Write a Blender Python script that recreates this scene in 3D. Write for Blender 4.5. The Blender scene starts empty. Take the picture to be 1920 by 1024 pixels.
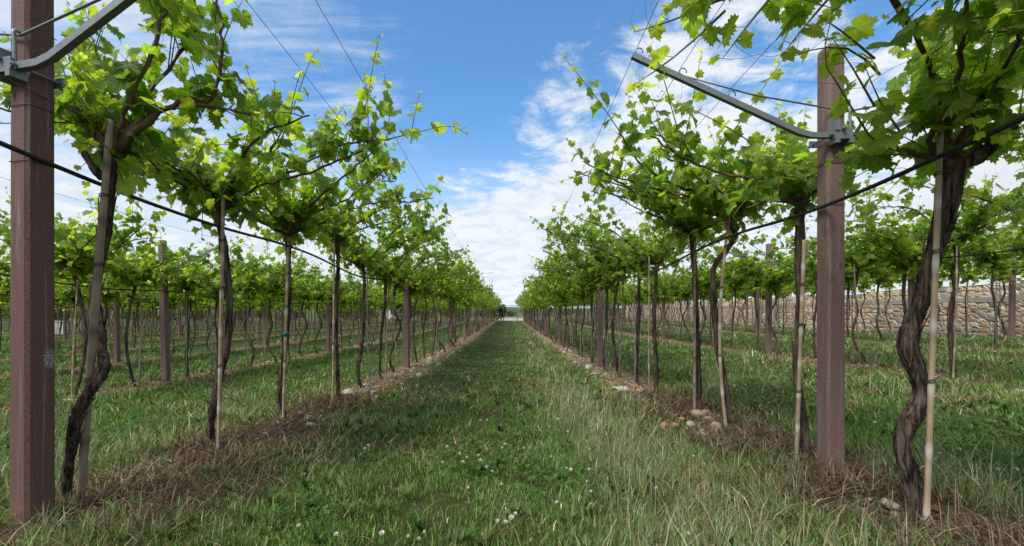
import bpy, math
import numpy as np
R = math.radians
sc = bpy.context.scene
COL = sc.collection

# ------------------------------------------------------------------ camera
CZ = 0.95
cam_d = bpy.data.cameras.new("camera")
cam = bpy.data.objects.new("camera", cam_d)
COL.objects.link(cam)
cam.location = (0, 0, CZ)
cam.rotation_euler = (R(90), 0, 0)
cam_d.sensor_width = 36
cam_d.lens = 15.0
cam_d.shift_x = 5 / 1920
cam_d.shift_y = 70 / 1920
cam_d.clip_start = 0.05
cam_d.clip_end = 6000
sc.camera = cam

# ------------------------------------------------------------------ world / light
SUN_EL, SUN_AZ = 54.0, -140.0          # azimuth clockwise from +Y: sun to the left, slightly behind
sc.view_settings.view_transform = 'Standard'
sc.view_settings.look = 'None'
sc.view_settings.exposure = 0.35
sc.view_settings.gamma = 1.0
sc.cycles.max_bounces = 8
sc.cycles.transparent_max_bounces = 4


def node(nt, kind, **kw):
    n = nt.nodes.new(kind)
    for k, v in kw.items():
        if k.startswith('i_'):
            n.inputs[k[2:].replace('_', ' ')].default_value = v
        else:
            setattr(n, k, v)
    return n


def mth(nt, op, a, b=None, clamp=False):
    n = nt.nodes.new('ShaderNodeMath')
    n.operation = op
    n.use_clamp = clamp
    for i, v in enumerate((a, b)):
        if v is None:
            continue
        if isinstance(v, (int, float)):
            n.inputs[i].default_value = v
        else:
            nt.links.new(v, n.inputs[i])
    return n.outputs[0]


def smooth(nt, v, a, b, lo=0.0, hi=1.0):
    n = nt.nodes.new('ShaderNodeMapRange')
    n.interpolation_type = 'SMOOTHSTEP'
    n.inputs['From Min'].default_value = a
    n.inputs['From Max'].default_value = b
    n.inputs['To Min'].default_value = lo
    n.inputs['To Max'].default_value = hi
    nt.links.new(v, n.inputs['Value'])
    return n.outputs['Result']


def mix(nt, f, a, b, blend='MIX'):
    n = nt.nodes.new('ShaderNodeMix')
    n.data_type = 'RGBA'
    n.blend_type = blend
    for sock, v in ((n.inputs[0], f), (n.inputs[6], a), (n.inputs[7], b)):
        if isinstance(v, (int, float)):
            sock.default_value = v
        elif isinstance(v, tuple):
            sock.default_value = v if len(v) == 4 else (*v, 1)
        else:
            nt.links.new(v, sock)
    return n.outputs[2]


def noise(nt, vec, scale, detail=4, rough=0.55, dist=0.0):
    n = nt.nodes.new('ShaderNodeTexNoise')
    n.inputs['Scale'].default_value = scale
    n.inputs['Detail'].default_value = detail
    n.inputs['Roughness'].default_value = rough
    n.inputs['Distortion'].default_value = dist
    if vec is not None:
        nt.links.new(vec, n.inputs['Vector'])
    return n.outputs['Fac']


def build_world():
    w = bpy.data.worlds.new("World")
    sc.world = w
    w.use_nodes = True
    nt = w.node_tree
    nt.nodes.clear()
    L = nt.links.new
    out = nt.nodes.new('ShaderNodeOutputWorld')
    bg = nt.nodes.new('ShaderNodeBackground')
    bg.inputs['Strength'].default_value = 0.10
    L(bg.outputs[0], out.inputs[0])
    sky = nt.nodes.new('ShaderNodeTexSky')
    sky.sky_type = 'NISHITA'
    sky.sun_disc = False
    sky.sun_elevation = R(SUN_EL)
    sky.sun_rotation = R(SUN_AZ)
    sky.air_density = 1.15
    sky.dust_density = 0.6
    sky.ozone_density = 2.2
    tc = nt.nodes.new('ShaderNodeTexCoord')
    D = tc.outputs['Generated']
    sep = nt.nodes.new('ShaderNodeSeparateXYZ')
    L(D, sep.inputs[0])
    zc = mth(nt, 'ADD', mth(nt, 'MAXIMUM', sep.outputs[2], 0.0), 0.16)
    cmb = nt.nodes.new('ShaderNodeCombineXYZ')
    L(mth(nt, 'DIVIDE', sep.outputs[0], zc), cmb.inputs[0])
    L(mth(nt, 'DIVIDE', sep.outputs[1], zc), cmb.inputs[1])
    P = cmb.outputs[0]
    n1 = noise(nt, P, 1.25, 9, 0.62, 0.25)
    n3 = noise(nt, P, 4.6, 8, 0.66, 0.5)
    mp = nt.nodes.new('ShaderNodeMapping')
    mp.inputs['Rotation'].default_value = (0, 0, R(38))
    mp.inputs['Scale'].default_value = (1.0, 4.2, 1)
    L(P, mp.inputs[0])
    n2 = noise(nt, mp.outputs[0], 1.3, 8, 0.62, 0.6)

    def blob(px, py, r_in, r_out):
        v = np.array([(px - 955) / 800, 1.0, (582 - py) / 800])
        v = v / np.linalg.norm(v)
        d = nt.nodes.new('ShaderNodeVectorMath')
        d.operation = 'DOT_PRODUCT'
        L(D, d.inputs[0])
        d.inputs[1].default_value = tuple(v)
        return smooth(nt, d.outputs['Value'], math.cos(R(r_out)), math.cos(R(r_in)))
    # puffy bank of cloud to the right, feathered veil to the left, bright band low down
    right = blob(1330, 250, 6, 25)
    right2 = blob(1120, 165, 2, 12)
    right3 = blob(1560, 150, 8, 26)
    left = blob(420, 150, 8, 27)
    mid = blob(1010, 330, 4, 17)
    notch = blob(950, 470, 3, 16)
    clear = blob(790, 10, 8, 28)
    clear2 = blob(1120, 20, 3, 13)
    low = smooth(nt, sep.outputs[2], 0.02, 0.36, 1.0, 0.0)
    puff = mth(nt, 'SUBTRACT', mth(nt, 'ADD', mth(nt, 'MULTIPLY', n1, 1.05), mth(nt, 'MULTIPLY', n3, 0.75)), 0.35)
    a = mth(nt, 'ADD', puff, mth(nt, 'MULTIPLY', right, 0.13))
    a = mth(nt, 'ADD', a, mth(nt, 'MULTIPLY', right2, 0.17))
    a = mth(nt, 'ADD', a, mth(nt, 'MULTIPLY', right3, 0.12))
    a = mth(nt, 'ADD', a, mth(nt, 'MULTIPLY', low, 0.26))
    a = mth(nt, 'ADD', a, mth(nt, 'ADD', mth(nt, 'MULTIPLY', mid, 0.08), mth(nt, 'MULTIPLY', notch, 0.13)))
    a = mth(nt, 'SUBTRACT', a, mth(nt, 'MULTIPLY', clear, 0.16))
    a = mth(nt, 'SUBTRACT', a, mth(nt, 'MULTIPLY', clear2, 0.12))
    ahead = blob(900, 150, 38, 62)
    away = mth(nt, 'SUBTRACT', 1.0, ahead)
    a = mth(nt, 'ADD', a, mth(nt, 'MULTIPLY', away, 0.22))  # extra cloud outside the view, added to make the ambient light neutral
    puffs = smooth(nt, a, 0.58, 0.80)
    b = mth(nt, 'ADD', mth(nt, 'ADD', mth(nt, 'MULTIPLY', n2, 0.75), mth(nt, 'MULTIPLY', n3, 0.25)), mth(nt, 'MULTIPLY', left, 0.22))
    b = mth(nt, 'ADD', b, mth(nt, 'MULTIPLY', low, 0.10))
    b = mth(nt, 'SUBTRACT', b, mth(nt, 'MULTIPLY', clear, 0.12))
    veil = smooth(nt, b, 0.52, 0.80, 0.0, 0.92)
    haze = smooth(nt, sep.outputs[2], -0.02, 0.42, 0.97, 0.0)
    f = mth(nt, 'MAXIMUM', puffs, veil)
    f = mth(nt, 'SUBTRACT', 1.0, mth(nt, 'MULTIPLY', mth(nt, 'SUBTRACT', 1.0, f), mth(nt, 'SUBTRACT', 1.0, haze)))
    f = mth(nt, 'MULTIPLY', f, 0.96, True)
    skyc = mix(nt, 1.0, sky.outputs[0], (0.90, 1.40, 1.68), 'MULTIPLY')
    cloud = mix(nt, mth(nt, 'MULTIPLY', puffs, smooth(nt, n3, 0.36, 0.60)), (5.9, 6.5, 7.3), (7.3, 7.5, 7.8))
    cloud = mix(nt, away, cloud, (6.3, 6.35, 6.5))  # unseen added cloud gets its own even brightness, as fill light
    L(mix(nt, f, skyc, cloud), bg.inputs['Color'])


build_world()
sun_d = bpy.data.lights.new("sun", 'SUN')
sun_d.energy = 3.9
sun_d.angle = R(24)
sun_d.color = (1.0, 0.95, 0.87)
sun = bpy.data.objects.new("sun", sun_d)
COL.objects.link(sun)
_el, _az = R(SUN_EL), R(SUN_AZ)
_S = np.array([math.sin(_az) * math.cos(_el), math.cos(_az) * math.cos(_el), math.sin(_el)])
sun.rotation_euler = (math.acos(_S[2]), 0, math.atan2(_S[0], -_S[1]))
sun.location = (-6, -4, 9)

# ------------------------------------------------------------------ small maths
rng = np.random.default_rng(7)


def vnoise(x, y, seed=0):
    x = np.asarray(x, float); y = np.asarray(y, float)
    xi = np.floor(x).astype(np.int64); yi = np.floor(y).astype(np.int64)
    fx = x - xi; fy = y - yi
    fx = fx * fx * (3 - 2 * fx); fy = fy * fy * (3 - 2 * fy)

    def h(a, b):
        n = (a * 374761393 + b * 668265263 + seed * 974634777) & 0x7fffffff
        n = ((n ^ (n >> 13)) * 1274126177) & 0x7fffffff
        n = n ^ (n >> 16)
        return (n & 0xffff) / 65535.0
    return (h(xi, yi) * (1 - fx) + h(xi + 1, yi) * fx) * (1 - fy) + (h(xi, yi + 1) * (1 - fx) + h(xi + 1, yi + 1) * fx) * fy


def fbm(x, y, seed=0, o=4):
    s, a, t = 0, 1.0, 0
    for k in range(o):
        s = s + a * vnoise(np.asarray(x) * 2 ** k, np.asarray(y) * 2 ** k, seed + k)
        t += a
        a *= 0.5
    return s / t


ROW0, PITCH = 1.89, 4.0


def row_dx(x):
    return (np.asarray(x) - ROW0 + 2.0) % PITCH - 2.0


def g(x, y):
    x = np.asarray(x, float); y = np.asarray(y, float)
    yy = np.maximum(y - 1.5, 0)
    z = -0.5 * (1 - np.exp(-yy / 9)) - 0.055 * np.clip(y - 1.5, -3, 0)
    z = z - 0.012 * np.maximum(y - 60, 0) * np.exp(-np.maximum(y - 60, 0) / 400)
    side = 0.05 * np.clip(x - 1.9, 0, 8.6) - 0.12 * np.clip((-2.1 - x) / 4, 0, 1)
    z = z + side * np.clip((110 - y) / 50, 0, 1)
    inside = (y < 57) & (x > -37) & (x < 15)
    z = z + inside * 0.05 * np.exp(-(row_dx(x) / 0.42) ** 2)
    return z


def gf(x, y):
    return float(g(x, y))


def WP(px, py, d):
    """a point of the photograph at depth d, in the world"""
    return np.array([(px - 955) / 800 * d, d, CZ + (582 - py) / 800 * d])


def catmull(P, n):
    P = np.asarray(P, float)
    if len(P) == 2:
        t = np.linspace(0, 1, n)[:, None]
        return P[0] * (1 - t) + P[1] * t
    Q = np.vstack([2 * P[0] - P[1], P, 2 * P[-1] - P[-2]])
    m = len(P) - 1
    u = np.linspace(0, m - 1e-6, n)
    i = u.astype(int); f = (u - i)[:, None]
    p0, p1, p2, p3 = Q[i], Q[i + 1], Q[i + 2], Q[i + 3]
    return 0.5 * (2 * p1 + (p2 - p0) * f + (2 * p0 - 5 * p1 + 4 * p2 - p3) * f ** 2 + (3 * p1 - p0 - 3 * p2 + p3) * f ** 3)


def unit(v):
    v = np.asarray(v, float)
    return v / (np.linalg.norm(v, axis=-1, keepdims=True) + 1e-9)


def frames(P):
    T = unit(np.gradient(P, axis=0))
    ref = np.array([1.0, 0, 0]) if abs(T[0][0]) < 0.8 else np.array([0, 0, 1.0])
    A = []
    a = ref
    for t in T:
        a = a - t * np.dot(a, t)
        a = a / (np.linalg.norm(a) + 1e-9)
        A.append(a)
    A = np.array(A)
    return T, A, np.cross(T, A)


class Acc:
    """collects vertices, triangles and quads of one mesh"""
    def __init__(s):
        s.V, s.T, s.Q, s.C, s.U, s.n = [], [], [], [], [], 0

    def add(s, V, T=None, Q=None, C=None, U=None):
        V = np.asarray(V, float).reshape(-1, 3)
        if T is not None and len(T):
            s.T.append(np.asarray(T, np.int64).reshape(-1, 3) + s.n)
        if Q is not None and len(Q):
            s.Q.append(np.asarray(Q, np.int64).reshape(-1, 4) + s.n)
        s.V.append(V)
        s.C.append(np.broadcast_to(np.asarray((1, 1, 1) if C is None else C, float), (len(V), 3)))
        s.U.append(np.zeros((len(V), 3)) if U is None else U)
        s.n += len(V)

    def tube(s, P, r, n=6, C=None, ridge=None, cap=True):
        P = np.asarray(P, float)
        m = len(P)
        r = np.broadcast_to(np.asarray(r, float), (m,))
        T, A, B = frames(P)
        th = np.linspace(0, 2 * np.pi, n, endpoint=False)
        rr = r[:, None] * np.ones((1, n))
        if ridge is not None:
            rr = rr * ridge
        V = P[:, None, :] + rr[..., None] * (np.cos(th)[None, :, None] * A[:, None, :] + np.sin(th)[None, :, None] * B[:, None, :])
        i, j = np.meshgrid(np.arange(m - 1), np.arange(n), indexing='ij')
        j2 = (j + 1) % n
        Q = np.stack([i * n + j, i * n + j2, (i + 1) * n + j2, (i + 1) * n + j], -1).reshape(-1, 4)
        V = V.reshape(-1, 3)
        Tt = []
        if cap:
            k = len(V)
            V = np.vstack([V, P[0], P[-1]])
            jj = np.arange(n)
            Tt = np.vstack([np.stack([np.full(n, k), (jj + 1) % n, jj], -1), np.stack([np.full(n, k + 1), (m - 1) * n + jj, (m - 1) * n + (jj + 1) % n], -1)])
        s.add(V, Tt, Q, C)

    def box(s, lo, hi, C=None, bev=0.0):
        x0, y0, z0 = lo; x1, y1, z1 = hi
        V = [(x, y, z) for z in (z0, z1) for y in (y0, y1) for x in (x0, x1)]
        Q = [(0, 2, 3, 1), (4, 5, 7, 6), (0, 1, 5, 4), (2, 6, 7, 3), (0, 4, 6, 2), (1, 3, 7, 5)]
        s.add(V, None, Q, C)

    def bar(s, P, w, h, C=None):
        """flat bar swept along P in the x-z plane: w deep along y, h high"""
        P = np.asarray(P, float)
        T = unit(np.gradient(P, axis=0))
        N = np.stack([-T[:, 2], 0 * T[:, 0], T[:, 0]], -1)
        Y = np.array([0, 1.0, 0])
        m = len(P)
        V = np.stack([P - Y * w / 2 - N * h / 2, P + Y * w / 2 - N * h / 2, P + Y * w / 2 + N * h / 2, P - Y * w / 2 + N * h / 2], 1).reshape(-1, 3)
        Q = []
        for i in range(m - 1):
            for j in range(4):
                k = (j + 1) % 4
                Q.append((i * 4 + j, i * 4 + k, i * 4 + 4 + k, i * 4 + 4 + j))
        Q += [(3, 2, 1, 0), tuple((m - 1) * 4 + q for q in range(4))]
        s.add(V, None, Q, C)

    def merge(s, o, M=None):
        """append another collector's arrays"""
        for V, T_, Q_ in ((np.vstack(o.V), np.vstack(o.T) if o.T else None, np.vstack(o.Q) if o.Q else None),):
            s.add(V if M is None else V @ M[:3, :3].T + M[:3, 3], T_, Q_, np.vstack(o.C), np.vstack(o.U))

    def mesh(s, name, mat, smooth=True, col=False, uv=False):
        me = bpy.data.meshes.new(name)
        V = np.vstack(s.V).astype(np.float32)
        T = np.vstack(s.T) if s.T else np.zeros((0, 3), np.int64)
        Q = np.vstack(s.Q) if s.Q else np.zeros((0, 4), np.int64)
        me.vertices.add(len(V))
        me.vertices.foreach_set('co', V.ravel())
        loops = np.concatenate([T.ravel(), Q.ravel()]).astype(np.int32)
        me.loops.add(len(loops))
        me.loops.foreach_set('vertex_index', loops)
        nf = len(T) + len(Q)
        me.polygons.add(nf)
        st = np.concatenate([np.arange(len(T)) * 3, len(T) * 3 + np.arange(len(Q)) * 4]).astype(np.int32)
        me.polygons.foreach_set('loop_start', st)
        me.polygons.foreach_set('use_smooth', np.full(nf, smooth, bool))
        if col:
            a = me.attributes.new('Col', 'FLOAT_COLOR', 'POINT')
            C = np.hstack([np.vstack(s.C), np.ones((len(V), 1))]).astype(np.float32)
            a.data.foreach_set('color', C.ravel())
        if uv:
            a = me.attributes.new('leafuv', 'FLOAT_VECTOR', 'POINT')
            a.data.foreach_set('vector', np.vstack(s.U).astype(np.float32).ravel())
        for m in (mat if isinstance(mat, (list, tuple)) else [mat]):
            me.materials.append(m)
        me.update(calc_edges=True)
        return me


def link(name, me, parent=None, loc=None):
    o = bpy.data.objects.new(name, me)
    COL.objects.link(o)
    if parent is not None:
        o.parent = parent
    if loc is not None:
        o.location = loc
    return o


def tag(o, label=None, cat=None, group=None, kind=None):
    for k, v in (('label', label), ('category', cat), ('group', group), ('kind', kind)):
        if v:
            o[k] = v
    return o


def thing(name, label, cat, loc, group=None):
    o = bpy.data.objects.new(name, None)
    o.empty_display_size = 0.1
    COL.objects.link(o)
    o.location = tuple(float(v) for v in loc)
    return tag(o, label, cat, group)


# ------------------------------------------------------------------ materials
def new_mat(name):
    m = bpy.data.materials.new(name)
    m.use_nodes = True
    nt = m.node_tree
    nt.nodes.clear()
    out = nt.nodes.new('ShaderNodeOutputMaterial')
    return m, nt, out


def principled(nt, out, rough=0.6, metal=0.0, spec=0.5):
    p = nt.nodes.new('ShaderNodeBsdfPrincipled')
    p.inputs['Roughness'].default_value = rough
    p.inputs['Metallic'].default_value = metal
    p.inputs['Specular IOR Level'].default_value = spec
    nt.links.new(p.outputs[0], out.inputs[0])
    return p


def bump(nt, p, h, strength, dist):
    b = nt.nodes.new('ShaderNodeBump')
    b.inputs['Strength'].default_value = strength
    b.inputs['Distance'].default_value = dist
    nt.links.new(h, b.inputs['Height'])
    nt.links.new(b.outputs[0], p.inputs['Normal'])


def obj_coord(nt, scale=(1, 1, 1)):
    tc = nt.nodes.new('ShaderNodeTexCoord')
    mp = nt.nodes.new('ShaderNodeMapping')
    mp.inputs['Scale'].default_value = scale
    nt.links.new(tc.outputs['Object'], mp.inputs[0])
    return mp.outputs[0]


def leafy_mat(name, trans, rough=0.5, spec=0.35, vein=False, boost=(2.3, 2.2, 1.0)):
    m, nt, out = new_mat(name)
    at = nt.nodes.new('ShaderNodeAttribute')
    at.attribute_name = 'Col'
    col = at.outputs['Color']
    p = nt.nodes.new('ShaderNodeBsdfPrincipled')
    p.inputs['Roughness'].default_value = rough
    p.inputs['Specular IOR Level'].default_value = spec
    if vein:
        uv = nt.nodes.new('ShaderNodeAttribute')
        uv.attribute_name = 'leafuv'
        sp = nt.nodes.new('ShaderNodeSeparateXYZ')
        nt.links.new(uv.outputs['Vector'], sp.inputs[0])
        ax = mth(nt, 'ABSOLUTE', sp.outputs[0])
        ds = []
        for deg in (0, 52, 108):
            s_, c_ = math.sin(R(deg)), math.cos(R(deg))
            # distance to the ray at this angle, counted only in front of it
            cross = mth(nt, 'ABSOLUTE', mth(nt, 'SUBTRACT', mth(nt, 'MULTIPLY', ax, c_), mth(nt, 'MULTIPLY', sp.outputs[1], s_)))
            dot = mth(nt, 'ADD', mth(nt, 'MULTIPLY', ax, s_), mth(nt, 'MULTIPLY', sp.outputs[1], c_))
            ds.append(mth(nt, 'ADD', cross, mth(nt, 'MULTIPLY', mth(nt, 'LESS_THAN', dot, 0.0), 1.0)))
        dmin = mth(nt, 'MINIMUM', mth(nt, 'MINIMUM', ds[0], ds[1]), ds[2])
        v = smooth(nt, dmin, 0.004, 0.022, 1.0, 0.0)
        nz = noise(nt, uv.outputs['Vector'], 7.0, 4, 0.6)
        col = mix(nt, 1.0, col, mix(nt, nz, (0.72, 0.76, 0.7), (1.25, 1.22, 1.25)), 'MULTIPLY')
        col = mix(nt, mth(nt, 'MULTIPLY', v, 0.45), col, (0.30, 0.40, 0.13))
        h = mth(nt, 'ADD', mth(nt, 'MULTIPLY', v, -0.6), nz)
        bump(nt, p, h, 0.5, 0.01)
    nt.links.new(col, p.inputs['Base Color'])
    tr = nt.nodes.new('ShaderNodeBsdfTranslucent')
    tcol = mix(nt, 1.0, col, boost, 'MULTIPLY')
    nt.links.new(tcol, tr.inputs['Color'])
    ms = nt.nodes.new('ShaderNodeMixShader')
    ms.inputs[0].default_value = trans
    nt.links.new(p.outputs[0], ms.inputs[1])
    nt.links.new(tr.outputs[0], ms.inputs[2])
    nt.links.new(ms.outputs[0], out.inputs[0])
    return m


M_LEAF = leafy_mat("vine_leaf_veined", 0.62, 0.42, 0.45, True)
M_LEAF_FAR = leafy_mat("vine_leaf", 0.60, 0.5, 0.35)
M_GRASS = leafy_mat("grass_blade", 0.3, 0.55, 0.25, boost=(1.25, 1.25, 0.9))
M_STRAW = leafy_mat("straw_blade", 0.2, 0.8, 0.1, boost=(1.1, 1.0, 0.9))
M_TREE = leafy_mat("tree_leaf", 0.3, 0.6, 0.2)


def m_bark():
    m, nt, out = new_mat("vine_bark")
    p = principled(nt, out, 0.9, 0, 0.15)
    v = obj_coord(nt, (46, 46, 5))
    n1 = noise(nt, v, 1.0, 7, 0.7, 0.9)
    v2 = obj_coord(nt, (6, 6, 4))
    n2 = noise(nt, v2, 1.0, 4, 0.6)
    c = mix(nt, smooth(nt, n1, 0.36, 0.68), (0.013, 0.009, 0.007), (0.225, 0.175, 0.145))
    c = mix(nt, smooth(nt, n2, 0.35, 0.7), c, mix(nt, 1.0, c, (0.55, 0.48, 0.44), 'MULTIPLY'))
    nt.links.new(c, p.inputs['Base Color'])
    bump(nt, p, n1, 1.0, 0.02)
    return m


def m_speck(name, base, dark, light, scale, rough=0.8, stain=False):
    m, nt, out = new_mat(name)
    p = principled(nt, out, rough, 0, 0.3)
    v = obj_coord(nt)
    n1 = noise(nt, v, scale, 3, 0.6)
    n2 = noise(nt, obj_coord(nt, (9, 9, 2.2)), 1.0, 5, 0.6)
    c = mix(nt, smooth(nt, n1, 0.42, 0.66), dark, light)
    c = mix(nt, 0.55, c, base)
    c = mix(nt, 1.0, c, mix(nt, n2, (0.72, 0.70, 0.70), (1.22, 1.2, 1.2)), 'MULTIPLY')
    st = noise(nt, obj_coord(nt, (38, 38, 1.1)), 1.0, 5, 0.65, 0.4)
    c = mix(nt, smooth(nt, st, 0.54, 0.72, 0.0, 0.5), c, (0.27, 0.235, 0.24))
    bl = noise(nt, obj_coord(nt, (12, 12, 4)), 1.0, 6, 0.7)
    c = mix(nt, smooth(nt, bl, 0.57, 0.68, 0.0, 0.55), c, (0.075, 0.05, 0.045))
    spz = nt.nodes.new('ShaderNodeSeparateXYZ')
    nt.links.new(v, spz.inputs[0])
    spl = mth(nt, 'ADD', spz.outputs[2], mth(nt, 'MULTIPLY', mth(nt, 'SUBTRACT', noise(nt, v, 22, 5, 0.7), 0.5), 0.35))
    c = mix(nt, smooth(nt, spl, 0.04, 0.20, 0.55, 0.0), c, (0.16, 0.105, 0.065))
    if stain:
        sp = nt.nodes.new('ShaderNodeSeparateXYZ')
        nt.links.new(v, sp.inputs[0])
        dz = mth(nt, 'MULTIPLY', mth(nt, 'SUBTRACT', sp.outputs[2], 0.755), 1.0)
        dy = mth(nt, 'SUBTRACT', sp.outputs[1], 0.030)
        d = mth(nt, 'SQRT', mth(nt, 'ADD', mth(nt, 'MULTIPLY', mth(nt, 'MULTIPLY', dz, dz), 0.35), mth(nt, 'MULTIPLY', dy, dy)))
        k = mth(nt, 'MULTIPLY', smooth(nt, d, 0.012, 0.032, 1.0, 0.0), smooth(nt, noise(nt, v, 150, 4, 0.7), 0.47, 0.60))
        k = mth(nt, 'MULTIPLY', k, mth(nt, 'GREATER_THAN', sp.outputs[0], 0.035))
        c = mix(nt, mth(nt, 'MULTIPLY', k, 0.85), c, (0.55, 0.56, 0.60))
    nt.links.new(c, p.inputs['Base Color'])
    bump(nt, p, n1, 0.5, 0.003)
    return m


def m_steel():
    m, nt, out = new_mat("galvanised_steel")
    p = principled(nt, out, 0.55, 0.55, 0.5)
    n1 = noise(nt, obj_coord(nt), 60, 5, 0.65)
    nt.links.new(mix(nt, n1, (0.11, 0.13, 0.14), (0.26, 0.295, 0.305)), p.inputs['Base Color'])
    bump(nt, p, n1, 0.2, 0.002)
    return m


def m_plain(name, col, rough=0.6, metal=0.0, var=0.25, scale=30.0, sc3=(1, 1, 1)):
    m, nt, out = new_mat(name)
    p = principled(nt, out, rough, metal, 0.35)
    n1 = noise(nt, obj_coord(nt, sc3), scale, 5, 0.65)
    lo = tuple(c * (1 - var) for c in col); hi = tuple(min(1, c * (1 + var)) for c in col)
    nt.links.new(mix(nt, smooth(nt, n1, 0.3, 0.7), lo, hi), p.inputs['Base Color'])
    bump(nt, p, n1, 0.3, 0.004)
    return m


def m_vcol(name, rough=0.85, nscale=40.0, var=0.35, bmp=0.4, bd=0.01):
    m, nt, out = new_mat(name)
    p = principled(nt, out, rough, 0, 0.25)
    at = nt.nodes.new('ShaderNodeAttribute')
    at.attribute_name = 'Col'
    n1 = noise(nt, obj_coord(nt), nscale, 5, 0.65)
    a = 1 - var; b = 1 + var
    nt.links.new(mix(nt, 1.0, at.outputs['Color'], mix(nt, n1, (a, a, a), (b, b, b)), 'MULTIPLY'), p.inputs['Base Color'])
    bump(nt, p, n1, bmp, bd)
    return m


M_BARK = m_bark()
M_CANE = m_plain("cane_bark", (0.10, 0.062, 0.04), 0.8, 0, 0.45, 1.0, (90, 90, 90))
M_SHOOT = m_plain("green_shoot", (0.13, 0.17, 0.045), 0.5, 0, 0.35, 12)
M_POST = m_speck("porphyry_concrete", (0.165, 0.102, 0.092), (0.082, 0.046, 0.041), (0.29, 0.208, 0.192), 190)
M_POST_STAIN = m_speck("porphyry_concrete_stained", (0.125, 0.070, 0.062), (0.058, 0.030, 0.026), (0.21, 0.135, 0.122), 190, stain=True)
M_STEEL = m_steel()
M_WIRE = m_plain("wire", (0.10, 0.10, 0.105), 0.5, 0.6, 0.2)
M_HOSE = m_plain("black_hose", (0.018, 0.018, 0.02), 0.45, 0, 0.3, 40)
M_BAMBOO = m_vcol("bamboo", 0.6, 1.0, 0.0, 0.0)
M_STONE = m_vcol("stone", 0.9, 22, 0.4, 0.7, 0.02)
M_WALL = m_vcol("rubble_wall", 0.95, 9, 0.3, 0.6, 0.03)
M_TIE = m_plain("tie", (0.03, 0.035, 0.03), 0.6, 0, 0.2)
M_TAPE = m_plain("green_tape", (0.02, 0.13, 0.10), 0.5, 0, 0.2)
M_WHITE = m_plain("white_render", (0.55, 0.54, 0.51), 0.9, 0, 0.12, 3)
M_ROOF = m_plain("clay_roof", (0.30, 0.13, 0.08), 0.9, 0, 0.3, 6)
M_DARK = m_plain("dark_opening", (0.03, 0.03, 0.035), 0.4, 0, 0.2)
M_RAG = m_plain("red_tag", (0.20, 0.07, 0.055), 0.8, 0, 0.3, 60)
M_FLOWER = m_vcol("clover_blossom", 0.8, 200, 0.15, 0.2, 0.002)
M_HILL = m_plain("hill_wood", (0.05, 0.085, 0.06), 0.95, 0, 0.3, 0.02)


def m_ground():
    m, nt, out = new_mat("ground_soil_and_turf")
    p = principled(nt, out, 0.95, 0, 0.1)
    geo = nt.nodes.new('ShaderNodeNewGeometry')
    pos = geo.outputs['Position']
    sp = nt.nodes.new('ShaderNodeSeparateXYZ')
    nt.links.new(pos, sp.inputs[0])
    X, Y = sp.outputs[0], sp.outputs[1]
    wob = mth(nt, 'MULTIPLY', mth(nt, 'SUBTRACT', noise(nt, pos, 1.6, 5, 0.65), 0.5), 1.15)
    dx = mth(nt, 'ABSOLUTE', mth(nt, 'SUBTRACT', mth(nt, 'FLOORED_MODULO', mth(nt, 'ADD', mth(nt, 'SUBTRACT', X, ROW0 + 0.06), 2.0), PITCH), 2.0))
    d = mth(nt, 'ADD', dx, wob)
    soil = smooth(nt, d, 0.26, 0.48, 1.0, 0.0)
    vin = mth(nt, 'MULTIPLY', mth(nt, 'LESS_THAN', Y, 57.0), mth(nt, 'MULTIPLY', mth(nt, 'LESS_THAN', X, 15.2), mth(nt, 'GREATER_THAN', X, -37.0)))
    soil = mth(nt, 'MULTIPLY', soil, vin)
    n1 = noise(nt, pos, 9, 7, 0.65)
    n2 = noise(nt, pos, 0.9, 4, 0.6)
    n3 = noise(nt, pos, 60, 4, 0.7)
    near = smooth(nt, Y, 3.5, 7.5, 1.0, 0.0)
    soilc = mix(nt, n1, (0.085, 0.052, 0.031), (0.25, 0.165, 0.10))
    mulch = mix(nt, n1, (0.028, 0.019, 0.013), (0.13, 0.085, 0.055))
    soilc = mix(nt, near, soilc, mulch)
    pale = smooth(nt, n3, 0.60, 0.74, 0.0, 0.35)
    soilc = mix(nt, pale, soilc, (0.34, 0.28, 0.21))
    turf = mix(nt, n1, (0.020, 0.032, 0.008), (0.060, 0.078, 0.022))
    turf = mix(nt, smooth(nt, n2, 0.45, 0.7, 0.0, 0.6), turf, mix(nt, n1, (0.05, 0.042, 0.02), (0.13, 0.11, 0.055)))
    far = mix(nt, noise(nt, pos, 0.02, 3, 0.6), (0.055, 0.085, 0.032), (0.095, 0.11, 0.05))
    turf = mix(nt, smooth(nt, Y, 57, 64), turf, far)
    nt.links.new(mix(nt, soil, turf, soilc), p.inputs['Base Color'])
    h = mth(nt, 'ADD', n1, mth(nt, 'MULTIPLY', n3, 0.5))
    bump(nt, p, h, 0.8, 0.05)
    return m


M_GROUND = m_ground()

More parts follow.
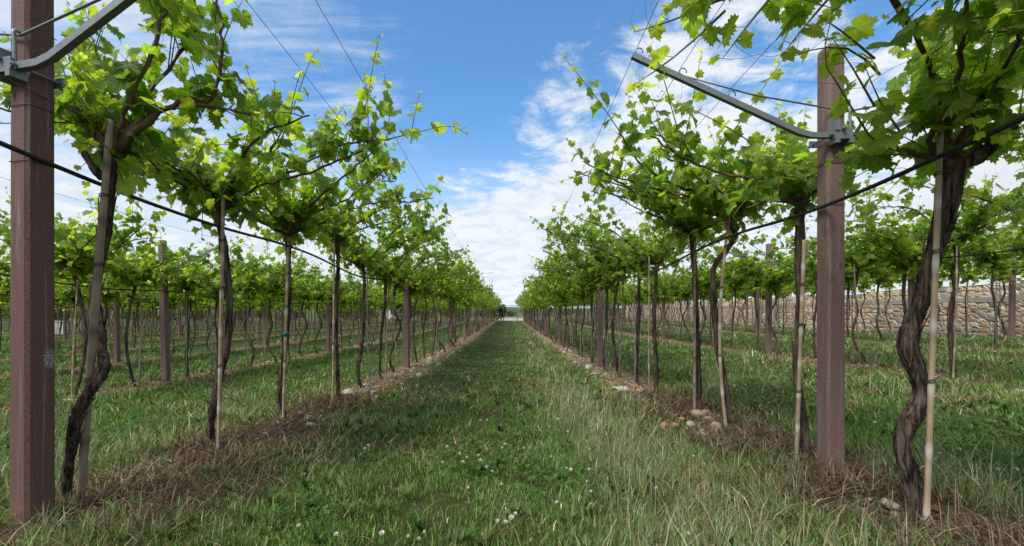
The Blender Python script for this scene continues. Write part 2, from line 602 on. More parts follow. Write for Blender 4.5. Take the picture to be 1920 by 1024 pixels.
# ------------------------------------------------------------------ ground, hills
def build_ground():
    xs = np.concatenate([[-2500, -1200, -500, -220, -120, -80, -60], np.arange(-48, -7, 0.5), np.arange(-7, 7, 0.07), np.arange(7, 18, 0.5), [20, 26, 36, 60, 100, 200, 500, 1200, 2500]])
    ys = np.concatenate([[-200, -60, -20, -6], np.arange(-2, 8, 0.07), np.arange(8, 70, 0.5), [74, 80, 90, 110, 140, 200, 320, 600, 1200, 2500, 4000]])
    X, Y = np.meshgrid(xs, ys)
    Z = g(X, Y)
    near = np.clip((10 - np.hypot(X, Y)) / 4, 0, 1)
    Z = Z + near * ((fbm(X * 1.3, Y * 1.3, 3) - 0.5) * 0.05 + (fbm(X * 7, Y * 7, 9) - 0.5) * 0.03 - 0.006)
    ny, nx = X.shape
    V = np.stack([X, Y, Z], -1).reshape(-1, 3)
    i, j = np.meshgrid(np.arange(ny - 1), np.arange(nx - 1), indexing='ij')
    Q = np.stack([i * nx + j, i * nx + j + 1, (i + 1) * nx + j + 1, (i + 1) * nx + j], -1).reshape(-1, 4)
    a = Acc(); a.add(V, None, Q)
    o = link('ground', a.mesh('ground', M_GROUND))
    tag(o, 'grassy vineyard ground with bare soil strips under the vine rows', 'ground', None, 'structure')
    # low wooded ridge on the horizon
    x = np.linspace(-2600, 2600, 160)
    h = 6 + 12 * fbm(x / 420, x * 0 + 2, 5) + 16 * np.clip((-x - 200) / 900, 0, 1) + 5 * fbm(x / 60, x * 0, 8)
    prof = np.array([(0, -8), (60, 0.6), (140, 0.95), (240, 1.0), (420, 0.5), (600, -6)])
    V = []
    for dy, k in prof:
        V.append(np.stack([x, 1500 + dy + 0 * x, np.where(k > 0, h * k, k) - 4], -1))
    V = np.stack(V).reshape(-1, 3)
    i, j = np.meshgrid(np.arange(len(prof) - 1), np.arange(len(x) - 1), indexing='ij')
    n = len(x)
    Q = np.stack([i * n + j, i * n + j + 1, (i + 1) * n + j + 1, (i + 1) * n + j], -1).reshape(-1, 4)
    a = Acc(); a.add(V, None, Q)
    tag(link('hills', a.mesh('hills', M_HILL)), 'low wooded hills along the far horizon', 'hills', None, 'structure')


build_ground()

# ------------------------------------------------------------------ dry stone wall on the right
def rubble(u0, u1, v0, v1, step, cell, seed):
    us = np.arange(u0, u1 + 1e-6, step); vs = np.linspace(v0, v1, max(3, int((v1 - v0) / step) + 1))
    U, W = np.meshgrid(us, vs)
    cu, cv = cell
    ci = np.floor(U / cu).astype(np.int64); cj = np.floor(W / cv).astype(np.int64)
    d1 = np.full(U.shape, 9.0); d2 = d1.copy(); best = np.zeros(U.shape, np.int64)
    def hh(a, b, s):
        n = (a * 73856093 ^ b * 19349663 ^ s * 83492791) & 0x7fffffff
        n = ((n ^ (n >> 13)) * 1274126177) & 0x7fffffff
        return ((n ^ (n >> 15)) & 0xffff) / 65535.0
    for a in (-1, 0, 1):
        for b in (-1, 0, 1):
            I, J = ci + a, cj + b
            su = (I + 0.5 + 0.8 * (hh(I, J, seed) - 0.5)) * cu
            sv = (J + 0.5 + 0.8 * (hh(I, J, seed + 1) - 0.5)) * cv
            d = np.hypot((U - su) / cu, (W - sv) / cv) - 0.35 * (hh(I, J, seed + 2) - 0.5)
            idn = I * 1000 + J
            closer = d < d1
            d2 = np.where(closer, d1, np.minimum(d2, d))
            best = np.where(closer, idn, best)
            d1 = np.where(closer, d, d1)
    e = np.clip((d2 - d1 - 0.08) / 0.3, 0, 1)
    k = hh(best, best * 3 + 1, seed + 5)
    k2 = hh(best, best * 7 + 2, seed + 6)
    pal = np.array([(0.44, 0.29, 0.17), (0.50, 0.36, 0.24), (0.54, 0.44, 0.33), (0.38, 0.25, 0.15), (0.27, 0.225, 0.18), (0.56, 0.49, 0.41), (0.22, 0.185, 0.155)])
    C = pal[(k * 6.99).astype(int)] * (0.95 + 0.35 * k2)[..., None]
    mort = np.array((0.33, 0.29, 0.25))
    m = np.clip(e * 2.2, 0, 1)[..., None]
    C = mort * (1 - m) + C * m
    rec = (k2 > 0.55)[..., None] * 1.0
    C = C * (1 - 0.45 * rec) + mort * 0.45 * rec
    return U, W, e, C


def build_stone_wall():
    X0 = 15.6
    w = thing('stone_wall', 'long rubble stone wall with pale mortar band beyond the right vine rows', 'wall', (X0, 30, gf(15.2, 30)))
    off = np.array([X0, 30, gf(15.2, 30)])

    def face(name, y0, y1, zlo, zhi, setback, cell, seed):
        U, W, e, C = rubble(y0, y1, 0, zhi - zlo, 0.05, cell, seed)
        base = g(15.2, U)
        X = X0 + setback - 0.035 * np.sqrt(e) - 0.02 * fbm(U * 4, W * 4, seed)
        Z = base + zlo + W + (W / (zhi - zlo)) ** 6 * 0.16 * (fbm(U * 1.6, U * 0 + seed, seed + 3) - 0.5) * (setback > 0)
        V = np.stack([X, U, Z], -1)
        ny, nx = U.shape
        i, j = np.meshgrid(np.arange(ny - 1), np.arange(nx - 1), indexing='ij')
        Q = np.stack([i * nx + j, (i + 1) * nx + j, (i + 1) * nx + j + 1, i * nx + j + 1], -1).reshape(-1, 4)
        a = Acc()
        a.add(V.reshape(-1, 3) - off, None, Q, C.reshape(-1, 3))
        # back and top so the wall has its real thickness
        r0 = V[-1]; n = len(r0)
        back = r0 + np.array([0.55 - setback, 0, 0.0])
        down = back.copy(); down[:, 2] -= (zhi - zlo)
        W2 = np.stack([r0, back, down]).reshape(-1, 3) - off
        i, j = np.meshgrid(np.arange(2), np.arange(n - 1), indexing='ij')
        Q2 = np.stack([i * n + j, (i + 1) * n + j, (i + 1) * n + j + 1, i * n + j + 1], -1).reshape(-1, 4)
        a.add(W2, None, Q2, (0.26, 0.23, 0.2))
        link(name, a.mesh(name, M_WALL, False, True), w)
    face('stonework', 9.5, 58, -0.15, 1.18, 0.0, (0.24, 0.165), 21)
    face('upper_course', 9.5, 58, 1.34, 1.72, 0.14, (0.24, 0.17), 57)
    # mortar band between them
    a = Acc()
    ys = np.arange(9.5, 58.01, 0.25)
    z = g(15.2, ys)
    jit = 0.03 * (fbm(ys * 1.7, ys * 0, 2) - 0.5)
    prof = [(-0.04, 1.17), (-0.05, 1.33), (0.16, 1.345), (0.5, 1.345), (0.5, 1.17)]
    V = np.stack([np.stack([X0 + p[0] + jit, ys, z + p[1] + jit], -1) for p in prof]).reshape(-1, 3) - off
    n = len(ys)
    i, j = np.meshgrid(np.arange(len(prof) - 1), np.arange(n - 1), indexing='ij')
    Q = np.stack([i * n + j, (i + 1) * n + j, (i + 1) * n + j + 1, i * n + j + 1], -1).reshape(-1, 4)
    a.add(V, None, Q, (0.37, 0.34, 0.31))
    link('mortar_band', a.mesh('mortar_band', M_WALL, False, True), w)


build_stone_wall()

# ------------------------------------------------------------------ far end: walls, house, frame, trees
def leaf_cloud(seed, n, rx, rz, zc, size, c0, c1):
    r = np.random.default_rng(seed)
    a = Acc()
    lobes = [(r.normal(0, 0.45, 3) * (rx, rx, rz) + (0, 0, zc), r.uniform(0.35, 0.6)) for _ in range(14)]
    for c, s in lobes:
        m = n // 14
        d = unit(r.normal(0, 1, (m, 3))) * (r.uniform(0.55, 1.05, (m, 1)) ** 0.6) * s
        p = c + d * (rx, rx, rz)
        nn = unit(d + r.normal(0, 0.5, (m, 3)))
        t = unit(np.cross(nn, r.normal(0, 1, (m, 3))))
        b = np.cross(nn, t)
        sz = size * r.uniform(0.6, 1.3, (m, 1))
        V = np.stack([p - t * sz, p + b * sz * 0.7, p + t * sz, p - b * sz * 0.7], 1).reshape(-1, 3)
        Q = np.arange(m * 4).reshape(-1, 4)
        k = r.uniform(0, 1, (m, 1))
        C = np.repeat(np.array(c0) * (1 - k) + np.array(c1) * k, 4, 0)
        a.add(V, None, Q, C)
    return a


def build_far():
    # trees behind the far ends of the rows
    crowns = [leaf_cloud(60 + k, 1500, 2.6, 2.0, 2.2, 0.20, (0.03, 0.06, 0.014), (0.08, 0.13, 0.03)).mesh('tree_crown', M_TREE, False, True) for k in range(4)]
    trunks = []
    for k in range(2):
        a = Acc()
        P = catmull([(0, 0, -0.3), (0.1, 0.05, 1.2), (-0.05 + 0.2 * k, 0.1, 2.4), (0.1, 0, 3.6)], 10)
        a.tube(P, np.linspace(0.22, 0.08, 10), 8)
        for q in range(4):
            ang = q * 1.6 + k
            a.tube(catmull([P[5], P[7] + (0.5 * math.cos(ang), 0.5 * math.sin(ang), 0.4), P[9] + (1.1 * math.cos(ang), 1.1 * math.sin(ang), 0.4)], 6), np.linspace(0.07, 0.02, 6), 6)
        trunks.append(a.mesh('tree_trunk', M_BARK))
    r = np.random.default_rng(5)
    xs = list(np.arange(-95, -6, 3.4)) + [14, 22, 30]
    for i, x in enumerate(xs):
        x = x + r.uniform(-1.5, 1.5)
        y = 62 + r.uniform(0, 8) if x < 0 else 64 + r.uniform(0, 6)
        t = thing('tree', 'dark bushy tree in the line closing off the far end of the vineyard', 'tree', (x, y, gf(x, y) - 0.2), 'trees beyond the rows')
        s = r.uniform(0.55, 0.85)
        t.scale = (s, s, s * 0.8)
        t.rotation_euler = (0, 0, r.uniform(0, 6))
        link('trunk', trunks[i % 2], t)
        link('crown', crowns[i % 4], t)
    for k in range(9):
        x = -26 + k * 7.0 + r.uniform(-2, 2); y = 150 + r.uniform(0, 40)
        t = thing('tree', 'small distant tree beyond the pale field at the lane end', 'tree', (x, y, gf(x, y) - 0.3), 'trees beyond the field')
        q = r.uniform(0.7, 1.0); t.scale = (q * 1.2, q * 1.2, q * 0.85)
        link('trunk', trunks[k % 2], t); link('crown', crowns[k % 4], t)
    t = thing('shrub', 'low dark shrub at the right end of the grass lane', 'shrub', (2.9, 58.6, gf(2.9, 58.6) - 0.2))
    link('foliage', leaf_cloud(95, 900, 0.9, 0.5, 0.55, 0.08, (0.02, 0.035, 0.012), (0.05, 0.085, 0.025)).mesh('shrub_foliage', M_TREE, False, True), t)
    # shrub at the end of the lane
    t = thing('shrub', 'dark rounded shrub at the left end of the grass lane', 'shrub', (-1.15, 57.8, gf(-1.2, 57.8)))
    link('foliage', leaf_cloud(91, 1500, 0.85, 0.85, 1.25, 0.09, (0.02, 0.04, 0.014), (0.06, 0.10, 0.03)).mesh('shrub_foliage', M_TREE, False, True), t)
    a = Acc()
    for q in range(5):
        a.tube(catmull([(0, 0, -0.1), (0.15 * math.cos(q * 1.3), 0.15 * math.sin(q * 1.3), 0.5), (0.45 * math.cos(q * 1.3), 0.45 * math.sin(q * 1.3), 1.4)], 5), np.linspace(0.04, 0.015, 5), 5)
    link('stem', a.mesh('shrub_stem', M_BARK), t)
    t = thing('shrub', 'pale leafy shrub beside the left vine row at the lane end', 'shrub', (-2.3, 57.2, gf(-2.2, 57.2)))
    link('foliage', leaf_cloud(93, 1000, 0.6, 0.8, 1.2, 0.08, (0.12, 0.16, 0.05), (0.2, 0.22, 0.09)).mesh('shrub_foliage', M_TREE, False, True), t)
    # overhead end frame across the lane
    z0 = gf(0, 57)
    f = thing('end_frame', 'steel crossbar on two brown posts across the far end of the lane', 'frame', (0.2, 57, z0))
    for x in (-0.98, 0.85):
        a = Acc(); a.tube([(x, 0, -0.2), (x, 0, 1.2), (x, 0, 2.12)], [0.05, 0.048, 0.045], 8)
        link('post', a.mesh('frame_post', M_POST), f)
    a = Acc(); a.bar([(-2.0, -0.07, 2.06), (0, -0.07, 2.08), (2.4, -0.07, 2.08)], 0.05, 0.07)
    link('crossbar', a.mesh('frame_crossbar', M_STEEL), f)
    # low white wall closing the lane
    def low_wall(label, x0, x1, y, h, cap=True):
        z = gf((x0 + x1) / 2, y)
        w = thing('low_wall', label, 'wall', ((x0 + x1) / 2, y, z))
        hw = (x1 - x0) / 2
        a = Acc(); a.box((-hw, -0.12, -0.4), (hw, 0.12, h))
        link('wall_body', a.mesh('low_wall_body', M_WHITE, False), w)
        a = Acc(); a.box((-hw - 0.04, -0.16, h + 0.001), (hw + 0.04, 0.16, h + 0.06))
        link('coping', a.mesh('low_wall_coping', M_STONE if False else M_WHITE, False), w)
    low_wall('low white parapet closing the far end of the grass lane', -1.5, 3.2, 60.5, 0.42)
    low_wall('short white wall glimpsed behind trunks at the far left', -31.5, -28.6, 27.5, 0.75)
    # small house far left of centre
    hx, hy = -24.0, 100.0
    hz = gf(hx, hy)
    b = thing('house', 'small white house with clay roof seen between trunks left of centre', 'house', (hx, hy, hz))
    a = Acc(); a.box((-4, -3, -0.5), (4, 3, 2.9)); link('wall', a.mesh('house_wall', M_WHITE, False), b)
    a = Acc()
    a.add([(-4.4, -3.4, 2.85), (4.4, -3.4, 2.85), (4.4, 0, 4.4), (-4.4, 0, 4.4), (-4.4, 3.4, 2.85), (4.4, 3.4, 2.85)], [(0, 3, 4), (1, 5, 2)], [(0, 1, 2, 3), (3, 2, 5, 4)])
    link('roof', a.mesh('house_roof', M_ROOF, False), b)
    for x in (-2.4, 2.2):
        a = Acc(); a.box((x - 0.5, -3.04, 0.9), (x + 0.5, -2.99, 2.1)); link('window', a.mesh('house_window', M_DARK, False), b)
    a = Acc(); a.box((-0.5, -3.05, -0.3), (0.5, -2.99, 1.9)); link('door', a.mesh('house_door', M_DARK, False), b)


build_far()

# ------------------------------------------------------------------ rows: where posts and vines stand
ORD = ['zeroth', 'first', 'second', 'third', 'fourth', 'fifth', 'sixth', 'seventh', 'eighth', 'ninth', 'tenth', 'eleventh', 'twelfth', 'thirteenth']
ROWS = list(range(-9, 4))
YEND = 56.0


def row_x(i):
    return ROW0 + PITCH * i


def row_name(i):
    if i >= 0:
        return f'{ORD[i + 1]} row right of lane'
    return f'{ORD[-i]} row left of lane'


FIRST_POST = {-1: [1.89, 8.79, 15.3, 22.0], 0: [2.51, 8.89, 15.9, 22.3], -2: [0.95, 7.6, 14.4], -3: [4.4, 11.0], 1: [3.1, 9.7, 16.3], 2: [3.9, 10.5], 3: [5.0, 11.8]}
rr = np.random.default_rng(11)
POSTS, VINES = {}, {}
HERO_Y = {-1: [2.1, 3.07, 4.02, 5.16, 6.14, 7.03, 8.04], 0: [1.94, 2.77, 3.73, 4.36, 5.6, 6.3, 7.2, 8.1], -2: [6.0, 7.0, 8.05]}
for i in ROWS:
    p = list(FIRST_POST.get(i, [rr.uniform(1, 7)]))
    while p[-1] + 6.6 < YEND + 1:
        p.append(p[-1] + 6.6 + rr.uniform(-0.08, 0.08))
    POSTS[i] = p
    v = list(HERO_Y.get(i, []))
    if i in (-1, 0):
        v = [0.2, 1.15] + v if i == 0 else v
    y = v[-1] + 0.93 if v else max(1.0, abs(row_x(i)) / 1.25 - 2.0)
    while y < YEND:
        q = y + rr.uniform(-0.15, 0.15)
        near = min(p, key=lambda a: abs(a - q))
        if abs(near - q) < 0.24:
            q = near + (0.26 if q >= near else -0.26)
        v.append(q)
        y += 0.94
    VINES[i] = v

# ------------------------------------------------------------------ posts with gull-wing arms
ARM_Z = 2.0
ARM = [(0.0, 0.0), (0.17, 0.0), (0.24, 0.018), (0.31, 0.05), (1.19, 0.455)]   # reach, rise


def post_meshes(mat):
    d = {}
    a = Acc()
    s, c = 0.051, 0.013
    sec = [(-s + c, -s), (s - c, -s), (s, -s + c), (s, s - c), (s - c, s), (-s + c, s), (-s, s - c), (-s, -s + c)]
    zs = [-0.25] + list(np.linspace(0, 2.46, 10)) + [2.525, 2.54]
    V = []
    for k, z in enumerate(zs):
        f = 0.90 if k == len(zs) - 1 else (0.985 if k == len(zs) - 2 else 1.0 + 0.05 * (1 - z / 2.54))
        V += [(x * f, y * f, z) for x, y in sec]
    Q = []
    for k in range(len(zs) - 1):
        for j in range(8):
            Q.append((k * 8 + j, k * 8 + (j + 1) % 8, k * 8 + 8 + (j + 1) % 8, k * 8 + 8 + j))
    n = len(V)
    V.append((0, 0, 2.54))
    T = [(n, n - 8 + j, n - 8 + (j + 1) % 8) for j in range(8)]
    a.add(V, T, Q)
    d['shaft'] = a.mesh('post_shaft', mat, False)
    yf = -0.078
    for sgn, nm in ((1, 'arm_r'), (-1, 'arm_l')):
        a = Acc()
        P = np.array([(sgn * x, yf, ARM_Z + z) for x, z in ARM])
        P = P if sgn > 0 else P[::-1]
        P2 = np.vstack([catmull(P[:2], 3), P[2:]]) if sgn > 0 else np.vstack([P[:-2], catmull(P[-2:], 3)])
        a.bar(P2, 0.027, 0.030)
        d[nm] = a.mesh('post_arm', M_STEEL, False)
    a = Acc()
    a.box((-0.062, yf - 0.024, ARM_Z - 0.026), (0.050, yf - 0.017, ARM_Z + 0.034))
    a.box((-0.050, yf - 0.030, ARM_Z - 0.05), (-0.026, yf + 0.03, ARM_Z - 0.019))
    a.box((-0.052, yf - 0.029, ARM_Z + 0.02), (-0.026, yf + 0.026, ARM_Z + 0.085))
    a.box((0.030, yf - 0.030, ARM_Z - 0.05), (0.056, yf + 0.03, ARM_Z - 0.0185))
    a.box((-0.085, 0.055, ARM_Z - 0.02), (0.085, 0.062, ARM_Z + 0.02))
    for x in (-0.068, 0.066):
        a.tube([(x, yf - 0.035, ARM_Z - 0.002), (x, 0, ARM_Z - 0.002), (x, 0.075, ARM_Z - 0.002)], 0.005, 6)
        a.tube([(x, yf - 0.030, ARM_Z - 0.002), (x, yf - 0.02, ARM_Z - 0.002)], 0.011, 6)
    a.tube([(-0.005, yf - 0.05, ARM_Z + 0.028), (-0.005, yf, ARM_Z + 0.028)], 0.006, 6)
    a.tube([(-0.005, yf - 0.040, ARM_Z + 0.028), (-0.005, yf - 0.028, ARM_Z + 0.028)], 0.012, 6)
    d['clamp'] = a.mesh('post_clamp', M_STEEL, False)
    # upright stub and the tension rod that braces both arms
    a = Acc()
    a.tube(catmull([(0.046, yf - 0.008, ARM_Z), (0.046, yf - 0.008, ARM_Z + 0.09), (0.042, yf - 0.008, ARM_Z + 0.15), (0.045, yf + 0.02, ARM_Z + 0.155)], 10), 0.0075, 7)
    d['upright'] = a.mesh('post_upright', M_STEEL)
    a = Acc()
    P = [(-0.88, yf - 0.002, ARM_Z + 0.335), (-0.5, yf + 0.006, ARM_Z + 0.235), (0.045, yf + 0.012, ARM_Z + 0.142), (0.55, yf + 0.006, ARM_Z + 0.238), (0.88, yf - 0.002, ARM_Z + 0.335)]
    a.tube(P, 0.0055, 6)
    d['tension_rod'] = a.mesh('post_tension_rod', M_STEEL)
    for x, z in ((1.15, 0.455), (0.9, 0.34), (0.62, 0.21), (-1.15, 0.455), (-0.9, 0.34), (-0.62, 0.21)):
        a = Acc()
        th = np.linspace(-0.4, math.pi + 1.2, 9)
        rr_ = 0.020
        a.tube(np.stack([x + rr_ * np.cos(th) * (1 if x < 0 else -1), yf + 0 * th, ARM_Z + z + 0.024 + rr_ * np.sin(th)], -1), 0.0035, 5)
        d['wire_hook%.2f' % x] = a.mesh('post_wire_hook', M_STEEL)
    th = np.linspace(0, 2 * np.pi, 17)
    for z in (1.86, 1.62):
        a = Acc()
        q = np.abs(np.cos(th)) ** 8 + np.abs(np.sin(th)) ** 8
        rad = 0.0555 / q ** (1 / 8.0)
        a.tube(np.stack([rad * np.cos(th), rad * np.sin(th), z + 0.004 * np.sin(th)], -1), 0.0017, 4, cap=False)
        d['tie_wire%.2f' % z] = a.mesh('post_tie_wire', M_WIRE)
    return d


def in_view(x, y, slack=0.0):
    return y > 0.3 and -1.2 * y - slack < x < 1.21 * y + slack


def build_posts():
    pm = post_meshes(M_POST)
    pm0 = dict(pm)
    a = dict(post_meshes(M_POST_STAIN))
    pm0['shaft'] = a['shaft']
    r = np.random.default_rng(3)
    for i in ROWS:
        n = 0
        for y in POSTS[i]:
            x = row_x(i)
            if not in_view(x, y, 0.4):
                continue
            n += 1
            if (i, n) == (-1, 1):
                lab = 'nearest red-brown concrete post at the left edge, white speckled stain on its side'
            elif (i, n) == (0, 1):
                lab = 'nearest red-brown concrete post right of the lane, galvanised arms clamped near its top'
            elif n <= 6:
                lab = f'{ORD[n]} red-brown concrete post with steel arms in the {row_name(i)}'
            else:
                lab = f'far red-brown concrete post past the sixth in the {row_name(i)}'
            p = thing('concrete_post', lab, 'post', (x, y, gf(x, y) - (0.05 if i in (-1, 0) and n == 1 else 0.03)), 'red-brown concrete posts carrying the trellis')
            if not (i in (-1, 0) and n == 1):
                p.rotation_euler = (R(r.uniform(-0.8, 0.8)), R(r.uniform(-0.8, 0.8)), R(r.uniform(-3, 3)))
            if i == -2 and n == 1:
                p.rotation_euler = (0, R(-1.6), 0)
            if i == -1 and n == 1:
                p.rotation_euler = (0, 0, R(-12))
            src = pm0 if (i, n) == (-1, 1) else pm
            for k, me in src.items():
                if (y > 24 and k == 'upright') or (y > 10 and k[:4] in ('wire', 'tie_')):
                    continue
                nm = next((q for q in ('arm', 'wire_hook', 'tie_wire') if k.startswith(q)), k)
                link(nm, me, p)


build_posts()

# ------------------------------------------------------------------ wires and hoses
def build_lines():
    r = np.random.default_rng(17)
    for i in (-3, -2, -1, 0, 1, 2, 3, -4, -5):
        x0 = row_x(i)
        ys = [y for y in np.arange(-1.0, YEND + 0.1, 1.1)]
        start = max(-1.0, abs(x0) / 1.3 - 2.5)
        ys = np.array([y for y in ys if y >= start])
        if i >= -3:
            lines = [(1.15, 2.475, 'outer right'), (-1.15, 2.475, 'outer left'), (0.9, 2.355, 'middle right'), (-0.9, 2.355, 'middle left'), (0.62, 2.225, 'inner right'), (-0.62, 2.225, 'inner left')] if i in (-1, 0) else [(1.15, 2.475, 'outer right'), (-1.15, 2.475, 'outer left')]
            for dx, z, nm in lines:
                a = Acc()
                P = np.stack([x0 + dx + 0 * ys, ys, np.array([gf(x0, y) for y in ys]) + z - 0.03 * np.abs(np.sin((ys - POSTS[i][0]) / 6.6 * np.pi))], -1)
                a.tube(P, 0.0019, 4)
                o = link('trellis_wire', a.mesh('trellis_wire', M_WIRE))
                tag(o, f'thin {nm} steel wire over the {row_name(i)}', 'wire', 'trellis wires')
            a = Acc()
            P = np.stack([x0 + 0.056 + 0 * ys, ys, np.array([gf(x0, y) for y in ys]) + 1.86], -1)
            a.tube(P, 0.0022, 4)
            o = link('trellis_wire', a.mesh('trellis_wire', M_WIRE))
            tag(o, f'thin wire tied to the post shafts above the hose, {row_name(i)}', 'wire', 'trellis wires')
        yy = np.arange(start, YEND, 0.35)
        a = Acc()
        wav = 0.03 * np.sin(yy * 2.1 + i) + 0.04 * (fbm(yy * 0.7, yy * 0 + i, 4) - 0.5)
        side = 0.062 if i < 0 else -0.07
        zz = np.array([gf(x0, y) for y in yy]) + 1.585 + wav
        P = np.stack([x0 + side + 0.02 * (fbm(yy, yy * 0 + i, 6) - 0.5), yy, zz], -1)
        a.tube(catmull(P, len(P) * 2), 0.0105, 7)
        o = link('drip_hose', a.mesh('drip_hose', M_HOSE))
        tag(o, f'black irrigation hose slung along the {row_name(i)}', 'hose', 'black irrigation hoses')


build_lines()

# ------------------------------------------------------------------ vine leaves
def leaf_tpl(level):
    kd = [0, 13, 27, 38, 52, 66, 80, 95, 110, 130, 150, 166, 178]
    kr = [.84, .72, .55, .62, .76, .64, .53, .56, .60, .51, .43, .35, .13]
    if level == 'hi':
        th = np.linspace(-176, 176, 47)
        rad = np.interp(np.abs(th), kd, kr)
        rad = rad * np.where(np.arange(47) % 2 == 1, 1.10, 0.93)
    elif level == 'mid':
        th = np.array([-165, -130, -108, -88, -68, -52, -28, -12, 0, 12, 28, 52, 68, 88, 108, 130, 165.])
        rad = np.interp(np.abs(th), kd, kr)
    else:
        th = np.array([-160, -108, -80, -52, -27, 0, 27, 52, 80, 108, 160.])
        rad = np.interp(np.abs(th), kd, kr)
    a = np.radians(th)
    x, y = rad * np.sin(a), rad * np.cos(a)
    def zf(x, y, a, rad):
        return 0.16 * np.abs(x) - 0.30 * (x * x + y * y) + 0.05 * np.cos(a * 360 / 54.0) * rad - 0.02
    n = len(th)
    if level == 'hi':
        V = [(0, 0, 0)]
        xi, yi = x * 0.55, y * 0.55
        V = np.vstack([[(0, 0, 0)], np.stack([xi, yi, zf(xi, yi, a, rad * .55)], -1), np.stack([x, y, zf(x, y, a, rad)], -1)])
        T = [(0, 1 + j + 1, 1 + j) for j in range(n - 1)]
        for j in range(n - 1):
            T += [(1 + j, 2 + j, 1 + n + j + 1), (1 + j, 1 + n + j + 1, 1 + n + j)]
        T = np.array(T)
    else:
        V = np.vstack([[(0, 0, 0)], np.stack([x, y, zf(x, y, a, rad)], -1)])
        T = np.array([(0, 2 + j, 1 + j) for j in range(n - 1)])
    return V / 1.22, T


TPL = {k: leaf_tpl(k) for k in ('hi', 'mid', 'low')}
C_OLD = np.array((0.100, 0.180, 0.021))
C_MID = np.array((0.180, 0.280, 0.030))
C_YOUNG = np.array((0.32, 0.38, 0.06))


def put_leaves(acc, level, B, Tdir, N, S, C):
    V, T = TPL[level]
    m = len(B)
    t = unit(Tdir); nn = N - t * np.sum(N * t, 1, keepdims=True); nn = unit(nn)
    x = np.cross(t, nn)
    M = np.stack([x, t, nn], -1)                       # (m,3,3)
    r = np.random.default_rng(m * 7 + 1)
    # each leaf cups and droops its own way
    W = np.repeat(V[None], m, 0).copy()
    W[..., 2] *= r.uniform(0.1, 2.6, (m, 1))
    W[..., 2] += 0.35 * r.uniform(-1, 1, (m, 1)) * W[..., 0] ** 2 + 0.12 * r.uniform(-1, 1, (m, 1)) * np.sin(7 * W[..., 0] + r.uniform(0, 6, (m, 1)))
    W[..., 0] *= r.uniform(0.85, 1.1, (m, 1))
    W[..., 2] += W[..., 0] * W[..., 1] * r.uniform(-0.5, 0.5, (m, 1))
    P = np.einsum('mij,mkj->mki', M, W) * S[:, None, None] + B[:, None, :]
    nv = len(V)
    F = (T[None] + (np.arange(m) * nv)[:, None, None]).reshape(-1, 3)
    acc.add(P.reshape(-1, 3), F, None, np.repeat(C, nv, 0), np.tile(V, (m, 1)))


